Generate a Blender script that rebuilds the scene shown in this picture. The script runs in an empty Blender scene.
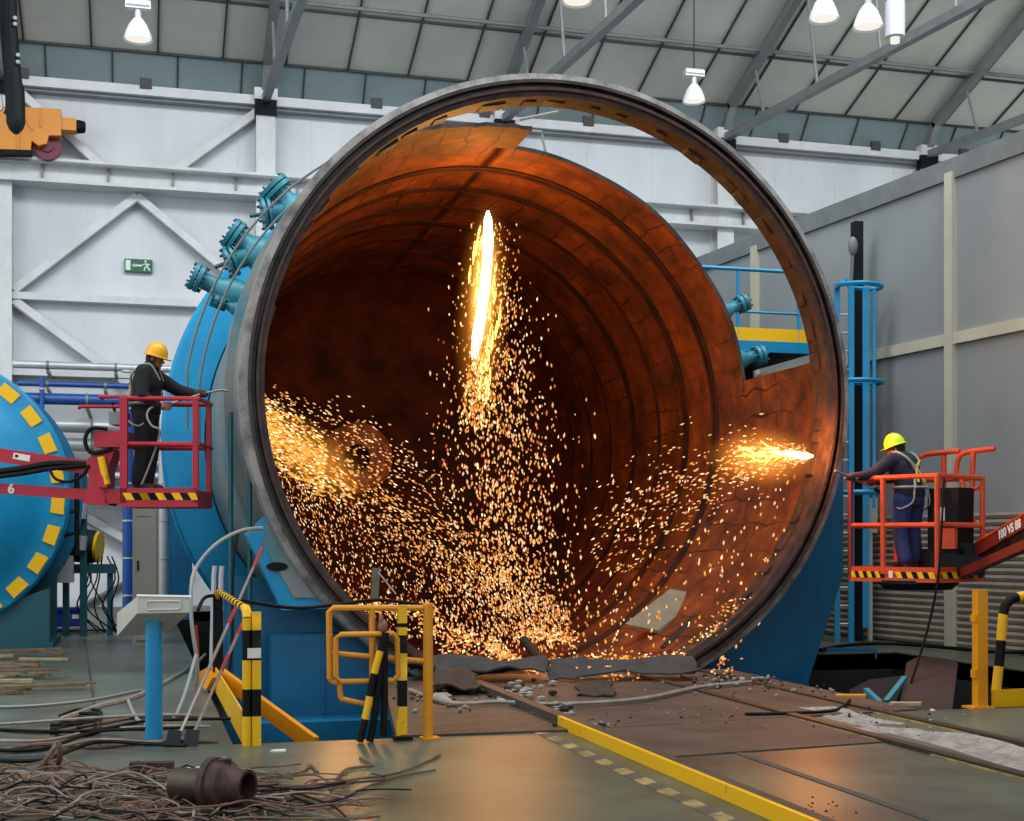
import bpy, bmesh, math, random
from mathutils import Vector, Matrix
random.seed(7)
C = bpy.context.scene.collection
SC = bpy.context.scene
# ------------------------------------------------------------------ camera, sky, lights, exposure
FPX, YH, CAMZ = 1370.0, 545.0, 1.6            # focal length in pixels, horizon row, eye height
A = math.radians(15.2)                        # camera turned right of the vessel axis (+Y)
FW = Vector((math.sin(A), math.cos(A), 0)); RT = Vector((math.cos(A), -math.sin(A), 0))
cd = bpy.data.cameras.new('camera'); cam = bpy.data.objects.new('camera', cd); C.objects.link(cam)
cam.location = (0, 0, CAMZ); cam.rotation_euler = (math.radians(90), 0, -A)
cd.sensor_fit = 'HORIZONTAL'; cd.sensor_width = 36.0; cd.lens = 36.0 * FPX / 1024
cd.shift_y = (YH - 410.5) / 1024; cd.clip_end = 300
SC.camera = cam
w = bpy.data.worlds.new('world'); SC.world = w; w.use_nodes = True
bg = w.node_tree.nodes['Background']; bg.inputs[0].default_value = (0.86, 0.93, 1.0, 1); bg.inputs[1].default_value = 1.0
vs = SC.view_settings
vs.view_transform = 'Standard'; vs.look = 'None'; vs.exposure = 0.0; vs.gamma = 1.0; vs.use_curve_mapping = False
SC.cycles.max_bounces = 6; SC.cycles.diffuse_bounces = 3; SC.cycles.glossy_bounces = 2
SC.cycles.use_denoising = True; SC.cycles.sample_clamp_indirect = 4.0; SC.cycles.caustics_reflective = False

def area(name, loc, target, size, power, col=(1, 1, 1)):
    l = bpy.data.lights.new(name, 'AREA'); l.shape = 'RECTANGLE'; l.size, l.size_y = size; l.energy = power; l.color = col
    o = bpy.data.objects.new(name, l); C.objects.link(o); o.location = loc
    o.rotation_euler = (Vector(target) - Vector(loc)).to_track_quat('-Z', 'Y').to_euler(); return o
# added fill lamps, no modelled source: overhead onto the far wall, and at left
area('overhead_fill_light', (6, 14, 22), (5, 37, 8), (30, 6), 6200, (0.94, 0.97, 1.0))
area('side_fill_light', (-16, 12, 12), (2, 24, 4), (10, 14), 1300, (0.94, 0.97, 1.0))

def P(px, py, Z):                              # a point seen at (px, py), Z metres ahead
    return FW * Z + RT * ((px - 512) / FPX * Z) + Vector((0, 0, CAMZ + (YH - py) / FPX * Z))
def G(px, py, z=0.0): return P(px, py, (CAMZ - z) * FPX / (py - YH))
def onY(px, py, Y):
    k = (px - 512) / FPX; Z = Y / (math.cos(A) - k * math.sin(A)); return P(px, py, Z)
def onX(px, py, X):
    k = (px - 512) / FPX; Z = X / (math.sin(A) + k * math.cos(A)); return P(px, py, Z)

# ------------------------------------------------------------------ materials
def lin(h):
    h = h.lstrip('#'); o = []
    for i in (0, 2, 4):
        c = int(h[i:i+2], 16) / 255; o.append(c / 12.92 if c <= .04045 else ((c + .055) / 1.055) ** 2.4)
    return tuple(o) + (1,)
def mat(name, col, rough=.5, metal=0., var=.0, scale=3., col2=None, bump=0., spec=.5, thr=(.4, .62), detail=5, stretch=(1, 1, 1)):
    m = bpy.data.materials.new(name); m.use_nodes = True; nt = m.node_tree; b = nt.nodes['Principled BSDF']
    b.inputs['Roughness'].default_value = rough; b.inputs['Metallic'].default_value = metal
    b.inputs['Specular IOR Level'].default_value = spec
    c1 = lin(col) if isinstance(col, str) else col + (1,)
    if col2 is None and var > 0: col2 = tuple(max(0, x * (1 - var)) for x in c1[:3])
    if col2 is None: b.inputs['Base Color'].default_value = c1; return m
    c2 = lin(col2) if isinstance(col2, str) else tuple(col2[:3]) + (1,)
    tc = nt.nodes.new('ShaderNodeTexCoord'); mp = nt.nodes.new('ShaderNodeMapping'); nz = nt.nodes.new('ShaderNodeTexNoise'); rp = nt.nodes.new('ShaderNodeValToRGB')
    mp.inputs['Scale'].default_value = stretch
    nz.inputs['Scale'].default_value = scale; nz.inputs['Detail'].default_value = detail; nz.inputs['Roughness'].default_value = .65
    rp.color_ramp.elements[0].position = thr[0]; rp.color_ramp.elements[1].position = thr[1]
    rp.color_ramp.elements[0].color = c2; rp.color_ramp.elements[1].color = c1
    L = nt.links.new; L(tc.outputs['Object'], mp.inputs[0]); L(mp.outputs[0], nz.inputs['Vector']); L(nz.outputs[0], rp.inputs[0]); L(rp.outputs[0], b.inputs['Base Color'])
    if bump:
        bp = nt.nodes.new('ShaderNodeBump'); bp.inputs['Strength'].default_value = bump; bp.inputs['Distance'].default_value = .03
        L(nz.outputs[0], bp.inputs['Height']); L(bp.outputs[0], b.inputs['Normal'])
    return m
def emit(name, col, s, sample=False):
    m = bpy.data.materials.new(name); m.use_nodes = True; nt = m.node_tree; nt.nodes.clear()
    e = nt.nodes.new('ShaderNodeEmission'); o = nt.nodes.new('ShaderNodeOutputMaterial'); e.inputs[0].default_value = tuple(col) + (1,); e.inputs[1].default_value = s
    nt.links.new(e.outputs[0], o.inputs[0])
    if not sample: m.cycles.emission_sampling = 'NONE'
    return m
def mat_floor():
    m = mat('floor_paint', '#68705c', .36, 0, 0, .9, '#4a5046', .08, .4, (.35, .7), 8)
    nt = m.node_tree; b = nt.nodes['Principled BSDF']; L = nt.links.new
    tc = nt.nodes.new('ShaderNodeTexCoord'); nz = nt.nodes.new('ShaderNodeTexNoise'); rp = nt.nodes.new('ShaderNodeValToRGB'); mx = nt.nodes.new('ShaderNodeMix'); mx.data_type = 'RGBA'
    nz.inputs['Scale'].default_value = .33; nz.inputs['Detail'].default_value = 9; nz.inputs['Roughness'].default_value = .7
    rp.color_ramp.elements[0].position = .47; rp.color_ramp.elements[1].position = .63
    old = b.inputs['Base Color'].links[0].from_socket
    L(tc.outputs['Object'], nz.inputs['Vector']); L(nz.outputs[0], rp.inputs[0]); L(rp.outputs[0], mx.inputs[0]); L(old, mx.inputs[6]); mx.inputs[7].default_value = lin('#4a443a')
    L(mx.outputs[2], b.inputs['Base Color'])
    return m
def mat_rust():
    m = bpy.data.materials.new('scaled_rust'); m.use_nodes = True; nt = m.node_tree; b = nt.nodes['Principled BSDF']; L = nt.links.new; N = nt.nodes.new
    b.inputs['Roughness'].default_value = .72; b.inputs['Specular IOR Level'].default_value = .35
    tc = N('ShaderNodeTexCoord'); sp = N('ShaderNodeSeparateXYZ'); L(tc.outputs['Object'], sp.inputs[0])
    sb = N('ShaderNodeMath'); sb.operation = 'SUBTRACT'; sb.inputs[1].default_value = 3.4; L(sp.outputs[2], sb.inputs[0])
    at = N('ShaderNodeMath'); at.operation = 'ARCTAN2'; L(sp.outputs[0], at.inputs[0]); L(sb.outputs[0], at.inputs[1])
    ml = N('ShaderNodeMath'); ml.operation = 'MULTIPLY'; ml.inputs[1].default_value = 3.9; L(at.outputs[0], ml.inputs[0])
    cb = N('ShaderNodeCombineXYZ'); L(sp.outputs[1], cb.inputs[0]); L(ml.outputs[0], cb.inputs[1])
    n1 = N('ShaderNodeTexNoise'); n1.inputs['Scale'].default_value = 1.1; n1.inputs['Detail'].default_value = 8; n1.inputs['Roughness'].default_value = .72; L(cb.outputs[0], n1.inputs['Vector'])
    rp = N('ShaderNodeValToRGB'); cr = rp.color_ramp; cr.elements[0].position = .34; cr.elements[0].color = (.035, .011, .005, 1)
    cr.elements[1].position = .68; cr.elements[1].color = (.36, .10, .022, 1)
    e = cr.elements.new(.46); e.color = (.12, .030, .009, 1); e = cr.elements.new(.57); e.color = (.21, .052, .013, 1)
    L(n1.outputs[0], rp.inputs[0])
    # scale plates: wobbling lines along and around the shell
    ad = N('ShaderNodeVectorMath'); ad.operation = 'ADD'; sc = N('ShaderNodeVectorMath'); sc.operation = 'SCALE'; sc.inputs['Scale'].default_value = .38
    n2 = N('ShaderNodeTexNoise'); n2.inputs['Scale'].default_value = 1.6; n2.inputs['Detail'].default_value = 4; L(cb.outputs[0], n2.inputs['Vector']); L(n2.outputs['Color'], sc.inputs[0]); L(cb.outputs[0], ad.inputs[0]); L(sc.outputs[0], ad.inputs[1])
    bk = N('ShaderNodeTexBrick'); bk.inputs['Scale'].default_value = 1.0; bk.inputs['Brick Width'].default_value = 1.1; bk.inputs['Row Height'].default_value = .42; bk.inputs['Mortar Size'].default_value = .025; bk.inputs['Mortar Smooth'].default_value = .6
    bk.inputs['Color1'].default_value = (1, 1, 1, 1); bk.inputs['Color2'].default_value = (.72, .72, .72, 1); bk.inputs['Mortar'].default_value = (.22, .2, .2, 1); L(ad.outputs[0], bk.inputs['Vector'])
    n3 = N('ShaderNodeTexNoise'); n3.inputs['Scale'].default_value = .55; L(cb.outputs[0], n3.inputs['Vector'])
    r3 = N('ShaderNodeValToRGB'); r3.color_ramp.elements[0].position = .4; r3.color_ramp.elements[1].position = .6; L(n3.outputs[0], r3.inputs[0])
    mm = N('ShaderNodeMix'); mm.data_type = 'RGBA'; mm.inputs[6].default_value = (1, 1, 1, 1); L(r3.outputs[0], mm.inputs[0]); L(bk.outputs[0], mm.inputs[7])
    mx = N('ShaderNodeMix'); mx.data_type = 'RGBA'; mx.blend_type = 'MULTIPLY'; mx.inputs[0].default_value = 1; L(rp.outputs[0], mx.inputs[6]); L(mm.outputs[2], mx.inputs[7])
    L(mx.outputs[2], b.inputs['Base Color'])
    bp = N('ShaderNodeBump'); bp.inputs['Strength'].default_value = .5; bp.inputs['Distance'].default_value = .05; L(n1.outputs[0], bp.inputs['Height']); L(bp.outputs[0], b.inputs['Normal'])
    return m
M = dict(
    floor=mat_floor(), rust=mat_rust(),
    wall=mat('white_cladding', '#d6d9dc', .6, 0, 0, .5, '#c6c9cc', 0, .3, (.3, .6), 6, (1, 1, .25)),
    steelwhite=mat('white_steel', '#d4d6d6', .5, 0, .12, 2), steelgrey=mat('grey_steel', '#7d8080', .5, 0, .2, 2),
    panel=mat('roof_panel', '#dddbcf', .7, 0, 0, .4, '#c8c7bd', 0, .2, (.3, .7), 4),
    eave=mat('eave_panel', '#869697', .6, 0, .15, .5), joint=mat('dark_joint', '#3a3a38', .6),
    partition=mat('grey_partition', '#989b9b', .6, 0, 0, .35, '#8b8e8e', 0, .3, (.35, .65), 3), cream=mat('cream_post', '#c3bda8', .6, 0, .1, 2),
    shutter=mat('shutter_slat', '#9c8f80', .6, 0, .2, 2), darkgap=mat('slat_gap', '#4f473e', .7),
    blue=mat('blue_paint', '#0f8cbc', .36, 0, .18, 1.2), bluedk=mat('deep_and_shaded_blue', '#0d6a94', .4, 0, .25, 1.2), teal=mat('teal_paint', '#2c8698', .45, 0, .25, 3),
    navy=mat('navy_pipe', '#1d4e95', .4, 0, .1, 2), royal=mat('royal_blue_plastic', '#1b2f8e', .4),
    primer=mat('grey_primer', '#7f8480', .55, 0, 0, 1.1, '#4a7c88', 0, .4, (.38, .55), 6), ringgrey=mat('ring_paint', '#98948f', .5, .1, 0, 2.5, '#4f4a47', .2, .5, (.35, .6), 8),
    ringdark=mat('scorched_steel', '#4b403c', .45, .35, 0, 3, '#231c1a', .35, .5, (.36, .62), 8), ringrust=mat('rusted_lip', '#4a3029', .6, .1, 0, 5, '#241a18', .6, .5, (.38, .62), 8),
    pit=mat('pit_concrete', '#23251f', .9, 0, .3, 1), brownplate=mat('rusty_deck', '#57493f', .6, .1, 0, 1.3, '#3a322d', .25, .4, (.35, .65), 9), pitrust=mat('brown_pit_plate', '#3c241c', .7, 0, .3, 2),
    yellow=mat('yellow_paint', '#ecb60c', .45, 0, 0, 9, '#8b6a1c', 0, .4, (.28, .36), 6), orange=mat('orange_yellow_paint', '#e0930f', .45, 0, .12, 4), black=mat('black_paint', '#0c0c0c', .6, spec=.2), hoseblk=mat('black_rubber', '#0d0d0d', .6, spec=.2),
    red=mat('red_paint', '#b3152c', .4, 0, .12, 4), ored=mat('orange_red_paint', '#d44a1e', .42, 0, .15, 4), dkred=mat('dark_red_paint', '#6e1c18', .45), craneyel=mat('crane_yellow', '#e2912a', .5, 0, .1, 1), maroon=mat('maroon_wheel', '#6d1e33', .5),
    white=mat('white_plastic', '#d6d5d0', .5), offwhite=mat('off_white_box', '#c5c1b6', .5, 0, .08, 6), cabinet=mat('cabinet_grey', '#8b8780', .6, 0, .06, 1), silver=mat('galvanised', '#c4c8c9', .4, .35, .15, 2), lampsh=mat('lamp_white', '#d3d6da', .4, 0), chrome=mat('bare_metal', '#a5a5a3', .3, .8),
    skin=mat('skin', '#8a5a44', .6), skindark=mat('dark_hair', '#15110f', .8), overall=mat('dark_overall', '#0d0e14', .85, 0, .3, 12), jacket=mat('navy_jacket', '#1b1d33', .85, 0, .3, 10), jeans=mat('blue_trousers', '#24376a', .85, 0, .3, 12), glove=mat('leather_glove', '#3a2320', .8), boot=mat('boot', '#14110f', .6),
    helmety=mat('yellow_helmet', '#e8a80f', .35), helmetl=mat('lime_helmet', '#d5e61a', .35), strap=mat('harness_strap', '#8d8f86', .7), strapy=mat('harness_yellow', '#b9a83a', .7), green=mat('exit_green', '#1f5c3f', .5), mint=mat('exit_symbol', '#cfe8d6', .5),
    wirebrown=mat('rusted_wire', '#7d5e4c', .7, 0, .4, 9), wiregrey=mat('grey_wire', '#958b7e', .6, 0, .3, 9), wood=mat('split_wood', '#8a7350', .8, 0, .35, 8), woodpale=mat('pale_wood', '#a69a78', .8, 0, .3, 8), powder=mat('pale_powder', '#a39a92', .95, 0, .4, 7), hosegrey=mat('grey_hose', '#8d918c', .55), hosered=mat('red_hose', '#8b2420', .5), mat_=mat('grey_fire_mat', '#2f3132', .75, 0, .4, 5, None, .3), fitting=mat('rusted_fitting', '#4d2f28', .6, .2, 0, 8, '#2b1d1a', .3), fittingn=mat('brown_oiled_steel', '#4d4236', .4, .4, .2, 5), greenplate=mat('green_grey_plate', '#7b7d6c', .6, 0, .2, 3), paper=mat('label_paper', '#dcd9d2', .7),
    rail=mat('worn_rail', '#4b4038', .45, .4, .3, 6), slag=mat('slag', '#2b2421', .8, 0, .4, 8), dkmachine=mat('dark_machine', '#151a1d', .6, spec=.2), tealdk=mat('dark_teal_paint', '#145461', .5, 0, .25, 3),
    dishrust=mat('dish_rust', '#6a3216', .75, 0, 0, 1.3, '#32150a', .5, .3, (.35, .65), 8), litrust=mat('firelit_rust', '#e2995c', .6, 0, 0, 5, '#a86030', .3, .4, (.35, .6), 6), rustdark=mat('dark_rust_band', '#4a2413', .75, 0, 0, 2.5, '#1f0e08', .4, .3, (.35, .65), 7), fadeyel=mat('worn_yellow_line', '#a8925a', .6, 0, 0, 5, '#5d5844', 0, .3, (.35, .6), 6), fadeblk=mat('worn_black_line', '#4a463d', .6), conduitgrey=mat('conduit_grey', '#6c706e', .5), ochre=mat('ochre_line', '#84683c', .7, 0, .4, 3),
    lampglow=emit('lamp_glow', (1, .95, .84), .95),
    hot=emit('white_hot_metal', (1, .80, .36), 9.0), hotedge=emit('yellow_hot_metal', (1, .50, .09), 4.5),
    s1=emit('pale_spark', (1, .56, .26), 1.15), s2=emit('gold_spark', (1, .42, .06), 1.1), s3=emit('orange_spark', (1, .25, .05), .7), s4=emit('bright_spark', (1, .70, .34), 1.8),
)
# ------------------------------------------------------------------ mesh builder
class MB:
    def __init__(s, mats, T=None): s.v = []; s.f = []; s.mi = []; s.mats = [mats] if isinstance(mats, str) else list(mats); s.c = 0; s.T = T
    def m(s, name):
        if name not in s.mats: s.mats.append(name)
        s.c = s.mats.index(name); return s
    def add(s, vs, fs):
        o = len(s.v)
        for p in vs:
            p = Vector(p); s.v.append(s.T @ p if s.T else p)
        for f in fs: s.f.append([i + o for i in f]); s.mi.append(s.c)
        return s
    def box(s, c, d, R=None):
        c = Vector(c); h = [x / 2 for x in d]; vs = []
        for x in (-1, 1):
            for y in (-1, 1):
                for z in (-1, 1):
                    p = Vector((x * h[0], y * h[1], z * h[2])); vs.append(c + (R @ p if R else p))
        return s.add(vs, [(0, 1, 3, 2), (4, 6, 7, 5), (0, 4, 5, 1), (2, 3, 7, 6), (0, 2, 6, 4), (1, 5, 7, 3)])
    def bx(s, x0, x1, y0, y1, z0, z1): return s.box(((x0+x1)/2, (y0+y1)/2, (z0+z1)/2), (abs(x1-x0), abs(y1-y0), abs(z1-z0)))
    def beam(s, a, b, w, h, up=(0, 0, 1)):
        a = Vector(a); b = Vector(b); d = (b - a); L = d.length; d.normalize(); up = Vector(up)
        if abs(d.dot(up)) > .98: up = Vector((0, 1, 0))
        x = d.cross(up).normalized(); z = x.cross(d).normalized()
        R = Matrix((x, d, z)).transposed(); return s.box((a + b) / 2, (w, L, h), R)
    def hexa(s, p8): return s.add(p8, [(0, 1, 2, 3), (7, 6, 5, 4), (0, 4, 5, 1), (1, 5, 6, 2), (2, 6, 7, 3), (3, 7, 4, 0)])
    def prism(s, pts, ext):
        n = len(pts); ext = Vector(ext); vs = [Vector(p) for p in pts] + [Vector(p) + ext for p in pts]
        return s.add(vs, [list(range(n)), list(range(2*n-1, n-1, -1))] + [(i, (i+1) % n, n + (i+1) % n, n + i) for i in range(n)])
    def tube(s, pts, r, n=8, closed=False):
        pts = [Vector(p) for p in pts]; k = len(pts); rs = r if isinstance(r, (list, tuple)) else [r] * k
        vs = []; fs = []; nrm = None
        for i in range(k):
            if closed: t = pts[(i+1) % k] - pts[i-1]
            else: t = pts[min(i+1, k-1)] - pts[max(i-1, 0)]
            if t.length < 1e-9: t = Vector((0, 0, 1))
            t.normalize()
            if nrm is None:
                nrm = t.orthogonal().normalized()
            nrm = (nrm - t * nrm.dot(t))
            nrm = nrm.normalized() if nrm.length > 1e-6 else t.orthogonal().normalized()
            b = t.cross(nrm)
            for j in range(n):
                a = 2 * math.pi * j / n; vs.append(pts[i] + (nrm * math.cos(a) + b * math.sin(a)) * rs[i])
        for i in range(k if closed else k - 1):
            i2 = (i + 1) % k
            for j in range(n): fs.append((i*n+j, i*n+(j+1) % n, i2*n+(j+1) % n, i2*n+j))
        if not closed: fs += [list(range(n-1, -1, -1)), [(k-1)*n+j for j in range(n)]]
        return s.add(vs, fs)
    def cyl(s, a, b, r, n=16): return s.tube([a, b], r, n)
    def lathe(s, prof, o, axis=(0, 1, 0), n=64, up=(0, 0, 1), mats=None, close=False, a0=0., a1=360.):
        # prof: (radius, distance along the axis); the angle runs clockwise from up, as seen looking along the axis
        ax = Vector(axis).normalized(); up = Vector(up); up = (up - ax * up.dot(ax)).normalized(); sd = ax.cross(up); o = Vector(o); k = len(prof); vs = []
        full = abs(a1 - a0 - 360) < 1e-6; nn = n if full else n + 1
        for i in range(nn):
            a = math.radians(a0 + (a1 - a0) * i / n); d = up * math.cos(a) + sd * math.sin(a)
            for r, y in prof: vs.append(o + d * r + ax * y)
        for q in range(k if close else k - 1):
            if mats: s.m(mats[q])
            fs = [(i*k+q, i*k+(q+1) % k, ((i+1) % nn)*k+(q+1) % k, ((i+1) % nn)*k+q) for i in range(n)]
            if q == 0: s.add(vs, fs); base = len(s.v) - len(vs)
            else:
                for f in fs: s.f.append([x + base for x in f]); s.mi.append(s.c)
        return s
    def ball(s, c, r, n=14, R=None):
        r = (r, r, r) if not isinstance(r, (tuple, list)) else r; vs = []; fs = []; c = Vector(c); m = n // 2
        for i in range(m + 1):
            t = math.pi * i / m
            for j in range(n):
                a = 2 * math.pi * j / n; p = Vector((r[0]*math.sin(t)*math.cos(a), r[1]*math.sin(t)*math.sin(a), r[2]*math.cos(t))); vs.append(c + (R @ p if R else p))
        for i in range(m):
            for j in range(n): fs.append((i*n+j, i*n+(j+1) % n, (i+1)*n+(j+1) % n, (i+1)*n+j))
        return s.add(vs, fs)
    def build(s, name, parent=None, smooth=True, origin=None, merge=True):
        me = bpy.data.meshes.new(name); o = bpy.data.objects.new(name, me)
        if parent is not None: off = ROOT[parent.name]
        elif origin is not None: off = Vector(origin)
        else: off = Vector((0, 0, 0))
        me.from_pydata([p - off for p in s.v], [], s.f)
        for n in s.mats: me.materials.append(M[n])
        me.polygons.foreach_set('material_index', s.mi)
        if merge:
            bm = bmesh.new(); bm.from_mesh(me); bmesh.ops.remove_doubles(bm, verts=bm.verts, dist=1e-5)
            bmesh.ops.dissolve_degenerate(bm, edges=bm.edges, dist=1e-6); bmesh.ops.recalc_face_normals(bm, faces=bm.faces); bm.to_mesh(me); bm.free()
        if smooth:
            me.shade_smooth(); me.set_sharp_from_angle(angle=math.radians(32))
        C.objects.link(o)
        if parent is not None: o.parent = parent; ROOT[o.name] = off
        else: o.location = off; ROOT[o.name] = off
        return o
ROOT = {}
def tag(o, label, cat, group=None, kind=None):
    o['label'] = label; o['category'] = cat
    if group: o['group'] = group
    if kind: o['kind'] = kind
    return o
def thing(name, label, cat, loc, group=None):
    o = bpy.data.objects.new(name, None); C.objects.link(o); o.location = loc; o.empty_display_size = .2; ROOT[o.name] = Vector(loc)
    return tag(o, label, cat, group)
def solo(name, mb, label, cat, group=None, kind=None, smooth=True):
    xs = [p.x for p in mb.v]; ys = [p.y for p in mb.v]; zs = [p.z for p in mb.v]
    o = mb.build(name, None, smooth, ((min(xs)+max(xs))/2, (min(ys)+max(ys))/2, min(zs)))
    return tag(o, label, cat, group, kind)
def struct(name, mb, smooth=False):
    o = mb.build(name, None, smooth); o['kind'] = 'structure'; return o
def copy_thing(root, loc, label, group=None):
    r = root.copy(); C.objects.link(r); r.location = loc; r['label'] = label
    if group: r['group'] = group
    for ch in root.children:
        c = ch.copy(); C.objects.link(c); c.parent = r
        for g in ch.children:
            d = g.copy(); C.objects.link(d); d.parent = c
    return r
def arc(c, u, v, r, a0, a1, n=8):
    c = Vector(c); u = Vector(u); v = Vector(v)
    return [c + (u * math.cos(math.radians(a0 + (a1-a0)*i/n)) + v * math.sin(math.radians(a0 + (a1-a0)*i/n))) * r for i in range(n + 1)]
def spline(pts, k=8):
    pts = [Vector(p) for p in pts]; out = []; n = len(pts)
    for i in range(n - 1):
        p0 = pts[max(i-1, 0)]; p1 = pts[i]; p2 = pts[i+1]; p3 = pts[min(i+2, n-1)]
        for j in range(k):
            t = j / k; out.append(.5 * ((2*p1) + (p2-p0)*t + (2*p0-5*p1+4*p2-p3)*t*t + (3*p1-p0-3*p2+p3)*t**3))
    out.append(pts[-1]); return out
def text(body, size, mtl, parent, M4, name='lettering', bold=.0):
    cu = bpy.data.curves.new(name, 'FONT'); cu.body = body; cu.size = size; cu.extrude = .002; cu.offset = bold
    cu.align_x = 'CENTER'; cu.align_y = 'CENTER'
    tmp = bpy.data.objects.new('tmp', cu); C.objects.link(tmp); dg = bpy.context.evaluated_depsgraph_get(); dg.update()
    me = bpy.data.meshes.new_from_object(tmp.evaluated_get(dg)); bpy.data.objects.remove(tmp)
    off = ROOT[parent.name]; me.transform(Matrix.Translation(-off) @ M4); me.materials.clear(); me.materials.append(M[mtl])
    o = bpy.data.objects.new(name, me); C.objects.link(o); o.parent = parent; ROOT[o.name] = off; return o
def frame(origin, x, up=(0, 0, 1)):
    x = Vector(x).normalized(); z = Vector(up); z = (z - x * z.dot(x)).normalized(); y = z.cross(x); m = Matrix((x, y, z)).transposed().to_4x4(); m.translation = Vector(origin); return m

# ------------------------------------------------------------------ floor, pit, walls, roof
PX0, PX1, PX2 = 0.72, 10.9, 9.4
b = MB('floor')
for x0, x1, y0, y1 in ((-26, PX0, -8, 37.2), (PX0, 3.6, -8, 11.2), (3.6, PX1, -8, 11.75), (PX1, 30, -8, 37.2), (PX2, PX1, 18.3, 37.2), (PX0, PX2, 34, 37.2)): b.bx(x0, x1, y0, y1, -.25, 0)
struct('floor', b)
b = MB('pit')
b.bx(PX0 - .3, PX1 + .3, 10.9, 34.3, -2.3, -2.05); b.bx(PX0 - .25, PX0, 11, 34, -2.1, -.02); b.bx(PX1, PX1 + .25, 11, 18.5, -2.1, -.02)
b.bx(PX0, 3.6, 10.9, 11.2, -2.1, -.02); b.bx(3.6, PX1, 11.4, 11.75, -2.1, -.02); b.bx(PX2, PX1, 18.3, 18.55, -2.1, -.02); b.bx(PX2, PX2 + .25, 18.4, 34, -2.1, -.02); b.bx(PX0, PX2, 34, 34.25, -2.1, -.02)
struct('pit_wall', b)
# cross joints cut in the floor paint
b = MB('joint')
for px0, py0, px1, py1 in ((100, 745, 85, 640),): b.beam(G(px0, py0, .001), G(px1, py1, .001), .03, .004)
b.bx(4.40, 4.47, 4, 11.75, 0, .006)
struct('floor_joint', b)
b = MB('yellow'); hz = MB(['fadeyel', 'fadeblk'])
y = 5.2; i = 0
while y < 11.15:
    y2 = y + .21; hz.m(('fadeyel', 'fadeblk')[i % 2]); hz.prism([(3.24, y, .0), (3.36, y + .08, .0), (3.36, y2 + .08, .0), (3.24, y2, .0)], (0, 0, .004)); y = y2; i += 1
struct('floor_marking', hz)
# kerb rail and the recessed rails of the loading track
b = MB(['yellow', 'brownplate']); b.bx(3.54, 3.575, 4.5, 11.5, 0, .1); b.m('brownplate'); b.bx(3.575, 3.66, 4.5, 14.8, 0, .1); b.bx(3.54, 3.575, 11.5, 14.8, 0.02, .1)
struct('track_kerb', b)
for X in (5.86, 6.80):
    b = MB(['rail', 'fadeyel', 'joint']); b.bx(X - .05, X + .05, 4, 16.4, .0, .035); b.m('joint'); b.bx(X + .05, X + .10, 4, 16.4, 0, .012); b.m('fadeyel')
    for ya, yb in ((6.2, 9.2), (10.0, 12.4)): b.bx(X - .075, X - .05, ya, yb, 0, .014)
    struct('track_rail', b)
b = MB('brownplate'); b.prism([(2.05, 11.2, -.08), (3.56, 11.2, -.08), (3.56, 16.2, -.08), (2.8, 16.2, -.08)], (0, 0, .1)); struct('deck_plate', b)
b = MB('brownplate'); b.prism([(3.6, 11.2, -.08), (7.25, 11.75, -.08), (7.25, 16.2, -.08), (3.6, 16.2, -.08)], (0, 0, .095)); struct('deck_plate', b)
b = MB('brownplate'); b.prism([(3.67, 9.6, 0), (5.8, 9.9, 0), (5.8, 11.75, 0), (3.67, 11.75, 0)], (0, 0, .012)); struct('deck_plate', b)
b = MB('ochre')
for k in range(5): y = 11.32 + k * .42; b.prism([(2.25 + .1*k, y, .02), (3.5, y + .34, .02), (3.5, y + .38, .02), (2.25 + .1*k, y + .04, .02)], (0, 0, .003))
struct('deck_marking', b)

YW = 37.0
b = MB('wall'); b.bx(-26, 34, YW, YW + .3, 0, 13.6)
for i in range(26):                                     # cladding seams
    b.m('steelwhite'); X = -17 + i * 1.95; b.bx(X, X + .03, YW - .012, YW, 0, 13.2)
struct('wall_back', b)
b = MB(['steelwhite', 'steelgrey']); b.bx(-20, 30, YW - .45, YW, 13.2, 13.44); b.m('steelgrey'); b.bx(-20, 30, YW - .3, YW - .02, 13.12, 13.2)  # thin grey strip under the beam stands in for its shadow line
b.m('joint')
for X in range(-18, 30, 3): b.bx(X, X + .3, YW - .5, YW - .4, 13.36, 13.62)
struct('trim_1', b)
b = MB(['steelwhite', 'steelgrey']); b.bx(-20, 30, YW - .8, YW, 11.2, 11.32); b.bx(-20, 30, YW - .5, YW - .45, 10.8, 11.2); b.bx(-20, 30, YW - .75, YW, 10.72, 10.8); b.m('steelgrey'); b.bx(-20, 30, YW - .82, YW - .8, 11.18, 11.24)
for i in range(32): b.bx(-20 + i * 1.6, -19.95 + i * 1.6, YW - .6, YW - .5, 10.8, 11.2)
struct('crane_runway_beam', b)
b = MB(['steelwhite']); b.bx(-20, 30, YW - .35, YW, 7.82, 8.0); b.bx(-20, 30, YW - .35, YW, 5.9, 6.06); struct('trim_2', b)
for X in (-9.8, -3.35, 3.2, 9.7, 16.3, 22.9):
    b = MB(['steelwhite', 'steelgrey', 'black']); b.bx(X - .25, X + .25, YW - .52, YW - .46, 0, 13.0); b.bx(X - .25, X + .25, YW - .1, YW, 0, 13.0); b.m('steelgrey'); b.bx(X - .05, X + .05, YW - .46, YW - .1, 0, 13.0)
    b.m('black'); b.bx(X - .28, X + .28, YW - .6, YW - .3, 12.9, 13.3); b.m('steelwhite'); b.bx(X - .3, X + .3, YW - .62, YW - .3, 13.3, 13.6)
    struct('wall_column', b)
def brace(p, q, mtl='steelwhite'):
    b = MB([mtl, 'steelgrey']); a, c = onY(*p, YW - .25), onY(*q, YW - .25); b.beam(a, c, .2, .12, (0, 1, 0)); b.m('steelgrey'); b.beam(a + Vector((0, -.01, -.15)), c + Vector((0, -.01, -.15)), .05, .1, (0, 1, 0)); struct('wall_brace', b)
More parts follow.
